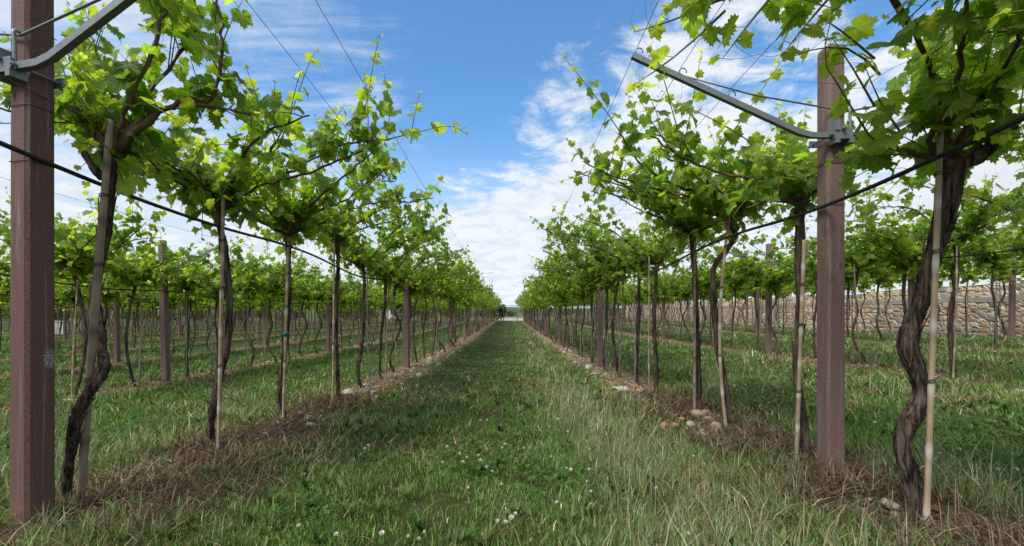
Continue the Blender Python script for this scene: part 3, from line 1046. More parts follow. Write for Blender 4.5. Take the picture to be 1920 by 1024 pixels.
def gen_crown(seed, level, head, canes=None, dens=1.0, long_shoots=0.14, size=0.135, own=True, lift=0.9, sparse=None):
    r = np.random.default_rng(seed)
    head = np.asarray(head, float)
    paths = [np.asarray(c, float) for c in (canes or [])]
    if own:
        for s in (1, -1):
            k = 3 if r.uniform() < 0.62 else 2
            for q in range(k):
                dy = r.uniform(-0.55, 0.55) if k == 1 else np.linspace(-0.42, 0.42, k)[q] + r.uniform(-0.18, 0.18)
                e = r.uniform(0.85, 1.25)
                drop = r.uniform(-0.16, 0.12)
                paths.append(np.array([head, head + (s * 0.22, dy * 0.35, r.uniform(0.10, 0.22)), head + (s * e * 0.55, dy * 0.8, r.uniform(0.30, 0.44) * lift), head + (s * e, dy * 1.1, r.uniform(0.50, 0.66) * lift + drop)]))
        for dy in (r.uniform(0.38, 0.58), -r.uniform(0.38, 0.58)):
            paths.append(np.array([head, head + (r.uniform(-.1, .1), dy * 0.5, 0.14), head + (r.uniform(-.25, .25), dy, r.uniform(0.2, 0.4))]))
    step = {'hi': 0.070, 'mid': 0.056, 'low': 0.085}[level] / dens
    inter = {'hi': 0.058, 'mid': 0.066, 'low': 0.10}[level]
    smul = {'hi': 1.0, 'mid': 1.08, 'low': 1.5}[level]
    cane_accs, shoots, fol = [], Acc(), Acc()
    B, TD, NN, SS, CC = [], [], [], [], []
    nside = {'hi': 7, 'mid': 5, 'low': 4}[level]
    n_main = len(paths)
    for q in range(r.integers(2, 6)):
        an = r.uniform(0, 2 * np.pi); rd = r.uniform(0.12, 0.38)
        h1 = head + (0.5 * rd * math.cos(an), 0.5 * rd * math.sin(an), r.uniform(0.06, 0.16))
        paths.append(np.array([head, h1, head + (rd * math.cos(an), rd * math.sin(an), r.uniform(-0.10, 0.14))]))
    for ip, P in enumerate(paths):
        Lc = np.sum(np.linalg.norm(np.diff(P, axis=0), axis=1))
        n = max(5, int(Lc / (0.045 if level == 'hi' else 0.15)))
        Q = catmull(P, n)
        Q[1:-1] += r.normal(0, 0.006, (n - 2, 3))
        a = Acc()
        rad = np.interp(np.linspace(0, 1, n), [0, 0.25, 1], [0.021, 0.0115, 0.0055])
        if ip >= n_main:
            rad = rad * 0.3
        a.tube(Q, rad * (1 + 0.15 * r.normal(0, 1, n)).clip(0.7, 1.4), nside)
        cane_accs.append(a) if ip < n_main else shoots.merge(a)
        out0 = unit((P[-1] - P[0]) * (1, 1, 0))
        s = 0.10 + r.uniform(0, 0.06)
        while s < Lc:
            f = s / Lc
            p0 = Q[min(n - 1, int(f * (n - 1)))]
            u = r.uniform()
            L = r.uniform(0.14, 0.38) if u > long_shoots else r.uniform(0.45, 0.78)
            if ip >= n_main:
                L = min(L, 0.3)
            if f > 0.97:
                L = max(L, 0.35)
            d = unit(np.array([0, 0, r.uniform(0.35, 1.15)]) + out0 * r.uniform(-0.5, 0.8) + r.normal(0, 0.42, 3))
            if u <= long_shoots:
                d = unit(d + (0, 0, 0.6))
            if r.uniform() < 0.24:
                d = unit(d * (1, 1, -0.35)); L = min(L, 0.34)
            k = max(3, int(L / inter))
            ss = np.linspace(0, L, k + 1)
            bendv = out0 * r.uniform(-0.2, 0.5) + np.array([0, 0, r.uniform(-0.55, 0.05)]) + r.normal(0, 0.2, 3)
            S_ = p0 + d * ss[:, None] + bendv * (ss[:, None] ** 2) * 0.9
            if level != 'low':
                shoots.tube(S_ if k < 4 or level == 'hi' else S_[::2] if len(S_[::2]) > 1 else S_, np.linspace(0.0042, 0.0014, len(S_) if k < 4 or level == 'hi' else len(S_[::2])), 4 if level == 'hi' else 3, cap=False)
            az = r.uniform(0, 2 * np.pi)
            for q in range(1, k + 1):
                fr = q / k
                age = 1 - fr * min(1, L / 0.3)
                az += np.pi + r.uniform(-0.6, 0.6)
                sd = np.array([math.cos(az), math.sin(az), 0.0])
                big = size * smul * (1 - 0.78 * fr ** 1.8) * r.uniform(0.75, 1.2) * (1.0 if q > 1 else 0.8)
                pet = 0.55 * big * r.uniform(0.6, 1.2)
                pd = unit(sd + (0, 0, r.uniform(-0.1, 0.7)) + 0.3 * d)
                b = S_[q] + pd * pet
                if level == 'hi' and big > 0.04:
                    shoots.tube(np.array([S_[q], S_[q] + pd * pet * 0.5 + (0, 0, 0.004), b]), 0.0014, 3, cap=False)
                B.append(b)
                dr = r.uniform(0.1, 1.5)
                TD.append(unit(sd * (0.8 + r.uniform(-0.3, 0.3)) + (0, 0, -dr) + r.normal(0, 0.3, 3)))
                NN.append(unit(np.array([0, 0, 1.0]) + sd * r.uniform(0.1, 0.9) + r.normal(0, 0.38, 3)))
                SS.append(big)
                c = C_OLD * (1 - 0.55 * (1 - age)) + C_MID * 0.55 * (1 - age) if age > 0.45 else C_MID * (age / 0.45) + C_YOUNG * (1 - age / 0.45)
                CC.append(c * r.uniform(0.75, 1.3) * np.array([r.uniform(0.88, 1.15), 1, r.uniform(0.8, 1.2)]))
            # tendrils and the small green flower clusters
            if level == 'hi' and L > 0.42:
                for _ in range(3):
                    q0 = S_[-1 - r.integers(0, 3)]
                    tt = np.linspace(0, 1, 7)[:, None]
                    dd = unit(d + r.normal(0, 0.6, 3))
                    shoots.tube(q0 + dd * tt * r.uniform(0.08, 0.17) + r.normal(0, 0.05, 3) * tt ** 2, np.linspace(0.0011, 0.0006, 7), 3, cap=False)
                q0 = S_[max(1, len(S_) // 2)]
                dd = unit(r.normal(0, 0.5, 3) + (0, 0, 0.2))
                for z_ in range(26):
                    f2 = r.uniform(0.2, 1)
                    c0 = q0 + dd * f2 * 0.11 + r.normal(0, 0.012, 3) * (1.2 - f2)
                    shoots.add(c0 + 0.004 * np.array([(1, 0, 0), (-.5, .8, 0), (-.5, -.8, 0), (0, 0, 1.3)]), [(0, 1, 3), (1, 2, 3), (2, 0, 3), (0, 2, 1)])
            s += step * r.uniform(0.7, 1.4)
    # long single shoots that stand clear of the crown: leaves along them, no side shoots
    for P in sparse or []:
        P = np.asarray(P, float)
        Lc = np.sum(np.linalg.norm(np.diff(P, axis=0), axis=1))
        k = max(5, int(Lc / 0.075))
        Q = catmull(P, k)
        shoots.tube(Q, np.linspace(0.0055, 0.0015, k), 6, cap=False)
        az = r.uniform(0, 6)
        for q in range(1, k):
            fr = q / k
            az += np.pi + r.uniform(-0.6, 0.6)
            sd = np.array([math.cos(az), math.sin(az), 0.0])
            big = size * (1 - 0.8 * fr ** 1.3) * r.uniform(0.7, 1.15)
            b = Q[q] + unit(sd + (0, 0, 0.3)) * big * 0.5
            shoots.tube(np.array([Q[q], b]), 0.0014, 3, cap=False)
            B.append(b); TD.append(unit(sd + (0, 0, -r.uniform(0.2, 1.6)))); NN.append(unit(sd * 0.7 + (0, 0, 1) + r.normal(0, .35, 3))); SS.append(big)
            CC.append((C_MID * (1 - fr) + C_YOUNG * fr) * r.uniform(0.8, 1.2))
            if fr > 0.5:
                tt = np.linspace(0, 1, 7)[:, None]
                shoots.tube(Q[q] + unit(r.normal(0, 1, 3) + (0, 0, .3)) * tt * 0.13 + r.normal(0, .05, 3) * tt ** 2, np.linspace(0.0012, 0.0006, 7), 3, cap=False)
    put_leaves(fol, level, np.array(B), np.array(TD), np.array(NN), np.array(SS), np.array(CC))
    return cane_accs, shoots, fol


def gen_trunk(path, r0, r1, level, seed, spur=None):
    r = np.random.default_rng(seed)
    P = np.asarray(path, float)
    L = np.sum(np.linalg.norm(np.diff(P, axis=0), axis=1))
    n = max(6, int(L / {'hi': 0.016, 'mid': 0.055, 'low': 0.16}[level]))
    m = {'hi': 26, 'mid': 9, 'low': 6}[level]
    Q = catmull(P, n)
    t = np.linspace(0, 1, n)
    rad = r0 + (r1 - r0) * t
    rad = rad * (1 + 0.55 * np.exp(-t / 0.035) + 0.45 * np.exp(-((t - 0.985) / 0.035) ** 2))
    k0 = r.uniform(0, 99)
    rad = rad * (0.70 + 0.50 * fbm(t * L * 6 + k0, t * 0, seed, 3))
    rad[-1] *= 0.55
    th = np.linspace(0, 2 * np.pi, m, endpoint=False)
    tw = 1.6 * fbm(t * L * 1.4, t * 0 + 3, seed + 1, 2)[:, None] * 3
    ridge = 1 + 0.10 * np.sin(3 * th[None] + tw) + 0.09 * np.sin(5 * th[None] - tw * 1.6 + 1) + 0.06 * np.sin(9 * th[None] + tw * 2.2)
    if level == 'hi':
        ang = (th[None] + tw * 0.5) / (2 * np.pi) * 15
        ridge = ridge + 0.46 * (fbm(np.mod(ang, 15), t[:, None] * L * 7 + 0 * ang, seed + 4, 3) - 0.5)
    a = Acc()
    a.tube(Q, rad, m, ridge=ridge)
    if spur is not None:
        for sp in spur:
            S = catmull(sp, 14 if level == 'hi' else 5)
            kk = len(S)
            a.tube(S, np.linspace(r1 * 0.85, r1 * 0.62, kk) * (0.85 + 0.35 * r.uniform(0, 1, kk)), 12 if level == 'hi' else 6)
    if level == 'hi':
        # peeling strips of bark
        for _ in range(int(L * 60)):
            i0 = r.integers(0, max(1, n - 14))
            ln = r.integers(6, 13)
            A = r.uniform(0, 2 * np.pi)
            T_, A_, B_ = frames(Q[i0:i0 + ln])
            off = (math.cos(A) * A_ + math.sin(A) * B_)
            lift = np.linspace(0, 1, ln) ** 2 * r.uniform(0.0, 0.018) * r.choice((0, 1, 1))
            pp = Q[i0:i0 + ln] + off * (rad[i0:i0 + ln] * 1.06 + lift)[:, None]
            a.tube(pp, r.uniform(0.0018, 0.0034), 3, cap=False)
    return a


# one proto = meshes of trunk, canes, shoots and foliage about the foot of the vine
class Proto:
    pass


def make_proto(seed, level, path, r0, r1, desc, canes=None, own=True, spur=None, dens=1.0, size=0.135, one_cane=False, long_shoots=0.14, sparse=None, lift=0.9):
    p = Proto()
    p.desc = desc
    ta = gen_trunk(path, r0, r1, level, seed, spur)
    ca, sa, fa = gen_crown(seed + 500, level, path[-1], canes, dens, long_shoots, size, own, lift=lift, sparse=sparse)
    p.accs = (ta, ca, sa, fa)
    p.trunk = ta.mesh('vine_trunk', M_BARK)
    if one_cane:
        a = Acc()
        for c in ca:
            a.merge(c)
        p.canes = [a.mesh('vine_cane', M_CANE)]
    else:
        p.canes = [c.mesh('vine_cane', M_CANE) for c in ca]
    nt_, nq_ = sum(len(t) for t in fa.T), sum(len(q) for q in sa.Q)
    fa.merge(sa) if sa.n else None
    p.crown = fa.mesh('vine_crown', [M_LEAF if level == 'hi' else M_LEAF_FAR, M_SHOOT], True, True, level == 'hi')
    mi = np.zeros(len(p.crown.polygons), np.int32)
    mi[nt_:] = 1
    p.crown.polygons.foreach_set('material_index', mi)
    return p


def gen_path(shape, r):
    h = 1.70 + r.uniform(-0.06, 0.06)
    if shape == 'straight':
        return [(0, 0, -0.06), (r.uniform(-.04, .04), 0.01, 0.4), (r.uniform(-.05, .05), 0.02, 0.8), (r.uniform(-.05, .05), 0, 1.2), (r.uniform(-.04, .04), 0.02, h)]
    if shape == 'bowed':
        b = r.uniform(0.11, 0.2)
        return [(0, 0, -0.06), (b * .7, 0.03, 0.35), (b, 0.05, 0.8), (b * 0.7, 0.03, 1.25), (0.0, 0, h)]
    if shape == 'crook-footed':
        return [(0.16, 0.03, -0.06), (0.13, 0.02, 0.12), (-0.01, 0, 0.32), (-0.06, 0, 0.6), (0.03, 0.03, 0.95), (-0.02, 0.02, 1.3), (0.03, 0, h)]
    return [(0, 0, -0.06), (0.11, 0.02, 0.22), (0.03, 0.06, 0.55), (-0.10, 0.02, 0.92), (0.05, -0.02, 1.3), (0, 0, h)]


SHAPES = ['straight', 'bowed', 'crook-footed', 'wavy']
pr = np.random.default_rng(23)
GEN = {lv: [] for lv in ('hi', 'mid', 'low')}
for lv, cnt in (('hi', 6), ('mid', 9), ('low', 8)):
    for k in range(cnt):
        sh = SHAPES[k % 4]
        r0 = pr.uniform(0.021, 0.029)
        GEN[lv].append(make_proto(100 + k + {'hi': 0, 'mid': 40, 'low': 80}[lv], lv, gen_path(sh, pr), r0, r0 * 0.85, sh, one_cane=(lv != 'hi'), long_shoots=pr.uniform(0.14, 0.32), lift=pr.uniform(0.85, 1.35), dens=pr.uniform(0.95, 1.3)))


def foot(i, y):
    x = row_x(i)
    return np.array([x, y, gf(x, y)])


HERO = {}


def hero(i, n, seed, pts, r0, r1, desc, canes=None, spur=None, own=True, dens=1.0, size=0.135, long_shoots=0.14, sparse=None):
    """a vine whose trunk follows its own bends; pts are (x, depth, height) sightings"""
    y = HERO_Y[i][n]
    f = foot(i, y)
    path = [WP(px, py, d if d else y) - f for px, py, d in pts]
    path[0][2] = min(path[0][2], -0.05)
    cc = [[WP(*q) - f if not isinstance(q, np.ndarray) else q for q in c] for c in (canes or [])]
    cc = [[np.array(path[-1])] + c for c in cc]
    ss = [[WP(*q) - f for q in s] for s in spur] if spur else None
    HERO[(i, y)] = make_proto(seed, 'hi', path, r0, r1, desc, cc, own, ss, dens * (1.0 if i == -1 and n > 0 else 0.95), size, False, long_shoots + (0.06 if n > 1 else 0), [[WP(*q) - f for q in c] for c in (sparse or [])], 1.08 if i == -1 else 0.92)


# left row
hero(-1, 0, 301, [(132, 985, 0), (124, 925, 0), (140, 800, 2.0), (158, 750, 2.0), (194, 690, 2.06), (188, 640, 2.12), (180, 560, 2.16), (198, 420, 2.14), (207, 330, 0), (206, 285, 0)], 0.022, 0.022,
     'S-bent grapevine with knobbly head beside the nearest left post',
     canes=[[(242, 190, 2.1), (300, 60, 2.12), (318, -40, 2.15)], [(300, 205, 2.2), (400, 200, 2.25), (470, 215, 2.4)], [(150, 215, 2.12), (60, 180, 2.2), (-40, 150, 2.3)], [(262, 290, 2.3), (300, 320, 2.6)],
            [(215, 210, 2.4), (190, 120, 2.6), (170, 50, 2.8)], [(330, 190, 2.2), (395, 185, 2.25), (416, 90, 2.2), (408, -10, 2.15)], [(260, 200, 2.3), (330, 110, 2.35), (380, 30, 2.4)], [(160, 240, 2.3), (120, 200, 2.6), (100, 120, 2.8)]],
     spur=[[(192, 335, 2.1), (165, 300, 2.08), (148, 265, 2.05)]], own=False, dens=1.0)
hero(-1, 1, 302, [(402, 865, 0), (396, 800, 0), (408, 720, 0), (427, 645, 0), (431, 565, 0), (420, 470, 0), (409, 395, 0)], 0.021, 0.022,
     'slightly bowed grapevine on a bamboo stake, second vine behind the nearest left post',
     canes=[[(375, 350, 3.0), (330, 330, 2.8), (275, 290, 2.6)], [(450, 345, 3.1), (500, 290, 3.05), (530, 240, 3.0)]], sparse=[[(520, 280, 3.0), (545, 215, 2.95), (575, 130, 2.9), (592, 95, 2.9)], [(440, 330, 3.0), (470, 250, 2.9), (480, 180, 2.9)]])
hero(-1, 2, 303, [(540, 805, 0), (532, 775, 0), (525, 740, 0), (534, 650, 0), (541, 560, 0), (540, 440, 0)], 0.019, 0.019,
     'crook-footed grapevine with green tape on its stake in the row left of lane',
     canes=[[(580, 400, 3.9), (616, 370, 3.7)], [(520, 350, 3.7), (560, 315, 3.5), (650, 270, 3.3), (730, 262, 3.2)]],
     sparse=[[(660, 270, 3.3), (685, 200, 3.25), (700, 120, 3.2), (712, 65, 3.15)], [(725, 262, 3.2), (790, 246, 3.15), (845, 236, 3.1), (872, 250, 3.1)], [(770, 270, 3.6), (776, 220, 3.6), (786, 175, 3.6)]], long_shoots=0.1)
hero(-1, 3, 304, [(634, 765, 0), (633, 700, 0), (630, 600, 0), (634, 500, 0), (632, 455, 0)], 0.020, 0.021,
     'straight dark grapevine, fourth behind the nearest left post, stake on its left', canes=[[(680, 350, 4.8), (740, 340, 4.6)]])
hero(-1, 4, 305, [(681, 742, 0), (672, 700, 0), (681, 620, 0), (683, 520, 0), (680, 500, 0)], 0.021, 0.021, 'crook-footed grapevine, fifth behind the nearest left post')
hero(-1, 5, 306, [(716, 722, 0), (712, 690, 0), (714, 640, 0), (722, 560, 0), (722, 515, 0)], 0.020, 0.021, 'slim grapevine, sixth behind the nearest left post')
# right row
hero(0, 0, 311, [(1728, 950, 0), (1708, 895, 0), (1692, 840, 0), (1704, 795, 0), (1728, 740, 0), (1716, 690, 0), (1702, 640, 0), (1728, 560, 0), (1742, 500, 0), (1772, 400, 0), (1786, 330, 0), (1784, 300, 0)], 0.032, 0.036,
     'thick gnarled grapevine with stringy bark at the right, nearest beside bamboo stake',
     canes=[[(1745, 272, 1.9), (1790, 150, 1.7), (1812, 30, 1.5), (1820, -60, 1.4)],             [(1860, 268, 1.9), (1920, 215, 1.85), (2020, 190, 1.8)], [(1700, 285, 1.92), (1655, 272, 1.9)], [(1850, 200, 2.2), (1900, 110, 2.3), (1940, 60, 2.3)], [(1760, 220, 2.2), (1740, 150, 2.5), (1720, 130, 2.8)], [(1830, 210, 1.8), (1900, 90, 1.6), (1930, -20, 1.5)], [(1740, 120, 1.8), (1620, -60, 1.62), (1450, -20, 1.58), (1335, 5, 1.62)]],
     sparse=[[(1650, 140, 1.85), (1600, 95, 1.8), (1540, 90, 1.76), (1490, 105, 1.74)], [(1640, 110, 1.9), (1580, 60, 1.85), (1535, 30, 1.82)], [(1640, 200, 1.85), (1600, 130, 1.8), (1560, 70, 1.78)], [(1690, 285, 1.9), (1640, 265, 1.88), (1608, 220, 1.85), (1575, 165, 1.8), (1545, 110, 1.75), (1560, 30, 1.7)], [(1690, 250, 1.9), (1650, 190, 1.85), (1620, 120, 1.8)], [(1360, 20, 1.62), (1290, 85, 1.68), (1240, 125, 1.72), (1190, 158, 1.76)], [(1450, -10, 1.6), (1400, 50, 1.62), (1355, 110, 1.66)], [(1330, 10, 1.7), (1255, 40, 1.8), (1190, 60, 1.9)], [(1560, -10, 1.6), (1500, 60, 1.65), (1470, 100, 1.68)]],
     spur=[[(1780, 320, 1.94), (1850, 285, 1.9), (1900, 235, 1.85)]], own=False, dens=1.2, size=0.14)
hero(0, 1, 312, [(1504, 868, 0), (1508, 800, 0), (1495, 705, 0), (1500, 560, 0), (1499, 460, 0), (1501, 385, 0)], 0.023, 0.024,
     'upright grapevine just left of the nearest right post, pale stake in front',
     canes=[[(1460, 340, 2.8), (1380, 330, 2.8), (1290, 300, 2.9), (1220, 255, 2.9)], [(1530, 335, 2.9), (1570, 300, 3.1), (1620, 270, 3.2)], [(1485, 340, 3.0), (1450, 295, 3.2)], [(1450, 375, 2.7), (1400, 390, 2.65)], [(1545, 340, 2.7), (1620, 290, 2.8)], [(1500, 340, 3.1), (1490, 290, 3.4)]],
     own=False, sparse=[[(1450, 330, 2.78), (1400, 262, 2.75), (1312, 212, 2.7), (1270, 195, 2.7)], [(1300, 300, 2.9), (1270, 240, 2.85), (1245, 150, 2.7), (1215, 90, 2.6)]])
hero(0, 2, 313, [(1366, 798, 0), (1362, 740, 0), (1346, 650, 0), (1338, 560, 0), (1339, 500, 0), (1362, 470, 0), (1378, 440, 0), (1366, 410, 0)], 0.024, 0.020,
     'crooked grapevine with elbow near its top, leaning bamboo stake, row right of lane',
     canes=[[(1330, 370, 3.7), (1260, 345, 3.6), (1205, 310, 3.4), (1160, 250, 3.2)], [(1360, 370, 3.6), (1300, 320, 3.4), (1240, 290, 3.2)]])
hero(0, 3, 314, [(1312, 752, 0), (1308, 650, 0), (1304, 550, 0), (1298, 440, 0)], 0.024, 0.023,
     'straight grapevine with grey stake on its left, fourth in row right of lane', canes=[[(1250, 400, 4.2), (1190, 350, 4.0)]])
hero(0, 4, 315, [(1228, 716, 0), (1231, 690, 0), (1226, 600, 0), (1230, 540, 0), (1231, 495, 0)], 0.022, 0.021, 'grapevine with bent foot, fourth behind the nearest right post')
hero(0, 5, 316, [(1196, 710, 0), (1194, 690, 0), (1197, 600, 0), (1199, 510, 0)], 0.021, 0.021, 'straight slim grapevine, fifth behind the nearest right post')


def stake_acc(kind, h, r, seed, hi):
    q = np.random.default_rng(seed)
    a = Acc()
    n = 40 if hi else 5
    z = np.linspace(-0.12, h, n)
    P = np.stack([0.012 * np.sin(z * 1.9 + seed), 0.008 * np.sin(z * 2.3), z], -1)
    rad = np.linspace(r, r * 0.82, n)
    if kind == 'bamboo':
        base = np.array((0.27, 0.20, 0.135))
        C = np.repeat((base * (0.85 + 0.3 * q.uniform(0, 1, (n, 1)))), 10 if hi else 5, 0)
        if hi:
            C = C.reshape(n, 10, 3)
            for k in range(3, n, 7):
                rad[k] *= 1.10
                C[k] = (0.40, 0.36, 0.30)
            C = C.reshape(-1, 3)
    elif kind == 'grey wooden':
        C = np.repeat(np.array((0.16, 0.135, 0.11)) * (0.75 + 0.5 * q.uniform(0, 1, (n, 1))), 10 if hi else 5, 0)
    else:
        C = np.repeat(np.array((0.17, 0.18, 0.18)) * (0.9 + 0.2 * q.uniform(0, 1, (n, 1))), 10 if hi else 5, 0)
    m = 10 if hi else 5
    C = np.vstack([C, C[:1], C[-1:]])
    a.tube(P, rad, m, C)
    return a


STAKE = {}
for kind, rad in (('bamboo', 0.012), ('grey wooden', 0.013), ('galvanised', 0.008)):
    for hi in (True, False):
        acc = stake_acc(kind, 1.78, rad, 5, hi)
        STAKE[(kind, hi)] = (acc, acc.mesh('vine_stake', M_BAMBOO, True, True))
_a = Acc()
_th = np.linspace(0, 2 * np.pi, 13)
for _z in (0.62, 1.3):
    _a.tube(np.stack([0.019 * np.cos(_th), 0.019 * np.sin(_th), _z + 0.004 * np.cos(_th)], -1), 0.0022, 4, cap=False)
    _a.tube(np.stack([0.019 * np.cos(_th), 0.019 * np.sin(_th), _z + 0.008 + 0.004 * np.sin(_th)], -1), 0.0022, 4, cap=False)
ME_TIE = _a.mesh('stake_tie', M_TIE)

HERO_STAKES = {
    (-1, 2.1): ((150, 948), (207, 225), 2.06, 'grey wooden', 0.0165, 'thick pale grey stake leaning beside the S-bent vine at the left'),
    (-1, 3.07): ((410, 858), (419, 355), 3.0, 'bamboo', 0.0128, 'upright tan bamboo stake tied to the second vine behind the nearest left post'),
    (-1, 4.02): ((531, 768), (541, 445), 3.97, 'bamboo', 0.0128, 'tan stake wrapped with green tape in the row left of the lane'),
    (-1, 5.16): ((624, 768), (627, 425), 5.1, 'bamboo', 0.012, 'straight tan stake left of the fourth vine behind the nearest left post'),
    (0, 1.94): ((1737, 972), (1766, 165), 1.88, 'bamboo', 0.0122, 'tall bamboo cane with white nodes in front of the thick gnarled vine'),
    (0, 2.77): ((1493, 865), (1508, 450), 2.70, 'bamboo', 0.0128, 'pale bamboo stake just left of the nearest right post'),
    (0, 3.73): ((1362, 795), (1371, 378), 3.66, 'bamboo', 0.0135, 'leaning bamboo stake with a dark red tag beside the crooked vine'),
    (0, 4.36): ((1302, 748), (1303, 452), 4.3, 'grey wooden', 0.014, 'grey stake along the straight vine, left of the leaning bamboo stake'),
}


def hero_stake(key, spec):
    (bx, by), (tx, ty), d, kind, rad, label = spec
    b = WP(bx, by, d); t = WP(tx, ty, d)
    b[2] = gf(b[0], b[1])
    o = thing('vine_stake', label, 'stake', b, 'stakes holding up the vines')
    a = Acc()
    n = 46
    f = np.linspace(-0.08, 1, n)[:, None]
    P = (t - b) * f
    P[:, 1] += 0
    if key == (0, 3.73):
        P[:, 0] += -0.075 * np.sin(np.pi * np.clip(f[:, 0], 0, 1) ** 0.9)
    q = np.random.default_rng(int(key[1] * 100))
    r = np.linspace(rad, rad * 0.85, n)
    base = np.array((0.30, 0.225, 0.15)) if kind == 'bamboo' else np.array((0.22, 0.175, 0.13))
    C = np.repeat(base[None] * (0.82 + 0.36 * q.uniform(0, 1, (n, 1))), 10, 0).reshape(n, 10, 3)
    C = C * (0.9 + 0.2 * q.uniform(0, 1, (1, 10, 1)))
    for k in range(4, n, 6):
        r[k] *= 1.12
        C[k] = np.array((0.44, 0.41, 0.37)) if kind == 'bamboo' else C[k] * 0.55
    C = np.vstack([C.reshape(-1, 3), C[0, :1], C[-1, :1]])
    a.tube(P, r, 10, C)
    link('cane', a.mesh('stake_cane', M_BAMBOO, True, True), o)
    for fz in (0.32, 0.62, 0.8):
        a = Acc()
        c = (t - b) * fz
        if key == (0, 3.73):
            c = c + (-0.075 * math.sin(math.pi * fz ** 0.9), 0, 0)
        th = np.linspace(0, 2 * np.pi, 13)
        for dz in (0, 0.008):
            a.tube(np.stack([c[0] + (rad + 0.003) * np.cos(th), c[1] + (rad + 0.003) * np.sin(th), c[2] + dz + 0.004 * np.cos(th + dz * 90)], -1), 0.0023, 4, cap=False)
        link('tie', a.mesh('stake_tie', M_TIE), o)
    if key == (-1, 4.02):
        a = Acc()
        c = (t - b) * 0.47
        a.tube([c + (0, 0, -0.02), c, c + (0, 0, 0.02)], 0.022, 9)
        link('tape', a.mesh('stake_tape', M_TAPE), o)
    if key == (0, 3.73):
        a = Acc()
        c = (t - b) * 0.90 + (-0.05, -0.03, 0)
        a.box(c + (-0.018, -0.004, -0.055), c + (0.018, 0.004, 0.05))
        link('tag', a.mesh('stake_tag', M_RAG, False), o)


# ------------------------------------------------------------------ set the vines and stakes out
def build_vines():
    r = np.random.default_rng(31)
    todo = []
    for i in ROWS:
        for y in VINES[i]:
            x = row_x(i)
            vis = in_view(x, y, 1.5)
            if not vis:
                continue
            todo.append((math.hypot(x, y) * (1 if i in (-1, 0) else 1.12), i, y))
    todo.sort()
    lead = set((i, y) for _, i, y in todo[:300])
    counts = {}
    stuff_t, stuff_f, stuff_s = Acc(), Acc(), Acc()
    for i in ROWS:
        posts = [y for y in POSTS[i] if in_view(row_x(i), y, 0.4)]
        cnt = {}
        for y in VINES[i]:
            x = row_x(i)
            k = sum(1 for q in posts if q < y)
            cnt[k] = cnt.get(k, 0) + (1 if in_view(x, y, 0.0) else 0)
            if not in_view(x, y, 1.5):
                continue
            jx = r.uniform(-0.06, 0.06)
            flip = r.uniform() < 0.5
            rz = (math.pi if flip else 0) + r.uniform(-0.3, 0.3)
            s = r.uniform(0.93, 1.06)
            gi = int(r.integers(0, 1000))
            kind = ['bamboo', 'grey wooden', 'galvanised', 'bamboo'][gi % 4]
            sx, sy = r.uniform(-0.12, 0.12), -0.055
            tilt = (R(r.normal(0, 2.0)), R(r.normal(0, 2.2)), r.uniform(0, 6))
            d = math.hypot(x, y)
            lv = 'hi' if d < 8.5 else ('mid' if d < 17 else 'low')
            hk = (i, y)
            if hk in HERO:
                p = HERO[hk]; jx = 0; rz = 0; s = 1
            else:
                p = GEN[lv][gi % len(GEN[lv])]
            loc = np.array([x + jx, y, gf(x + jx, y)])
            if hk not in lead:
                c_, s_ = math.cos(rz), math.sin(rz)
                M = np.eye(4); M[:3, :3] = np.array([[c_, -s_, 0], [s_, c_, 0], [0, 0, 1]]) * s; M[:3, 3] = loc
                ta, ca, sa, fa = p.accs
                stuff_t.merge(ta, M)
                for c in ca:
                    stuff_t.merge(c, M)
                stuff_f.merge(fa, M)
                M2 = np.eye(4); M2[:3, 3] = loc + (sx, sy, 0)
                stuff_s.merge(STAKE[(kind, False)][0], M2)
                continue
            rn = row_name(i)
            if hk in HERO:
                lab = p.desc
            elif not in_view(x, y, 0.0):
                lab = f'leafy grapevine rooted out of sight at the near end of {rn}'
            elif k == 0:
                lab = f'{p.desc} grapevine, {ORD[min(13, cnt[k])]} before the first post in the {rn}'
            elif k <= 5:
                lab = f'{p.desc} grapevine, {ORD[min(13, cnt[k])]} behind the {ORD[k]} post in the {rn}'
            else:
                lab = f'far leafy grapevine beyond the fifth post of the {rn}'
            t = thing('grapevine', lab, 'grapevine', loc, 'grapevines planted in trellised rows')
            t.rotation_euler = (0, 0, rz)
            t.scale = (s, s, s)
            link('trunk', p.trunk, t)
            for c in p.canes:
                link('cane', c, t)
            link('crown', p.crown, t)
            # its stake
            if hk in HERO_STAKES:
                hero_stake(hk, HERO_STAKES[hk])
                continue
            if not in_view(x, y, -0.02):
                continue
            if k == 0:
                lab = f'{kind} stake at the {ORD[min(13, cnt[k])]} vine before the first post, {rn}'
            elif k <= 5:
                lab = f'{kind} stake at the {ORD[min(13, cnt[k])]} vine behind the {ORD[k]} post, {rn}'
            else:
                lab = f'thin vine stake beyond the fifth post of the {rn}'
            o = thing('vine_stake', lab, 'stake', loc + (sx, sy, 0), 'stakes holding up the vines')
            o.rotation_euler = tilt
            link('pole', STAKE[(kind, d < 9)][1], o)
            if d < 9:
                link('tie', ME_TIE, o)
    if stuff_f.n:
        tag(link('distant_vine_trunks', stuff_t.mesh('distant_vine_trunks', M_BARK)), 'mass of dark vine trunks at the far ends of the rows', 'vine trunks', None, 'stuff')
        tag(link('distant_vine_foliage', stuff_f.mesh('distant_vine_foliage', M_LEAF_FAR, True, True)), 'mass of green vine leaves at the far ends of the rows', 'vine foliage', None, 'stuff')
        tag(link('distant_stakes', stuff_s.mesh('distant_stakes', M_BAMBOO, True, True)), 'mass of thin stakes at the far ends of the rows', 'stakes', None, 'stuff')


build_vines()

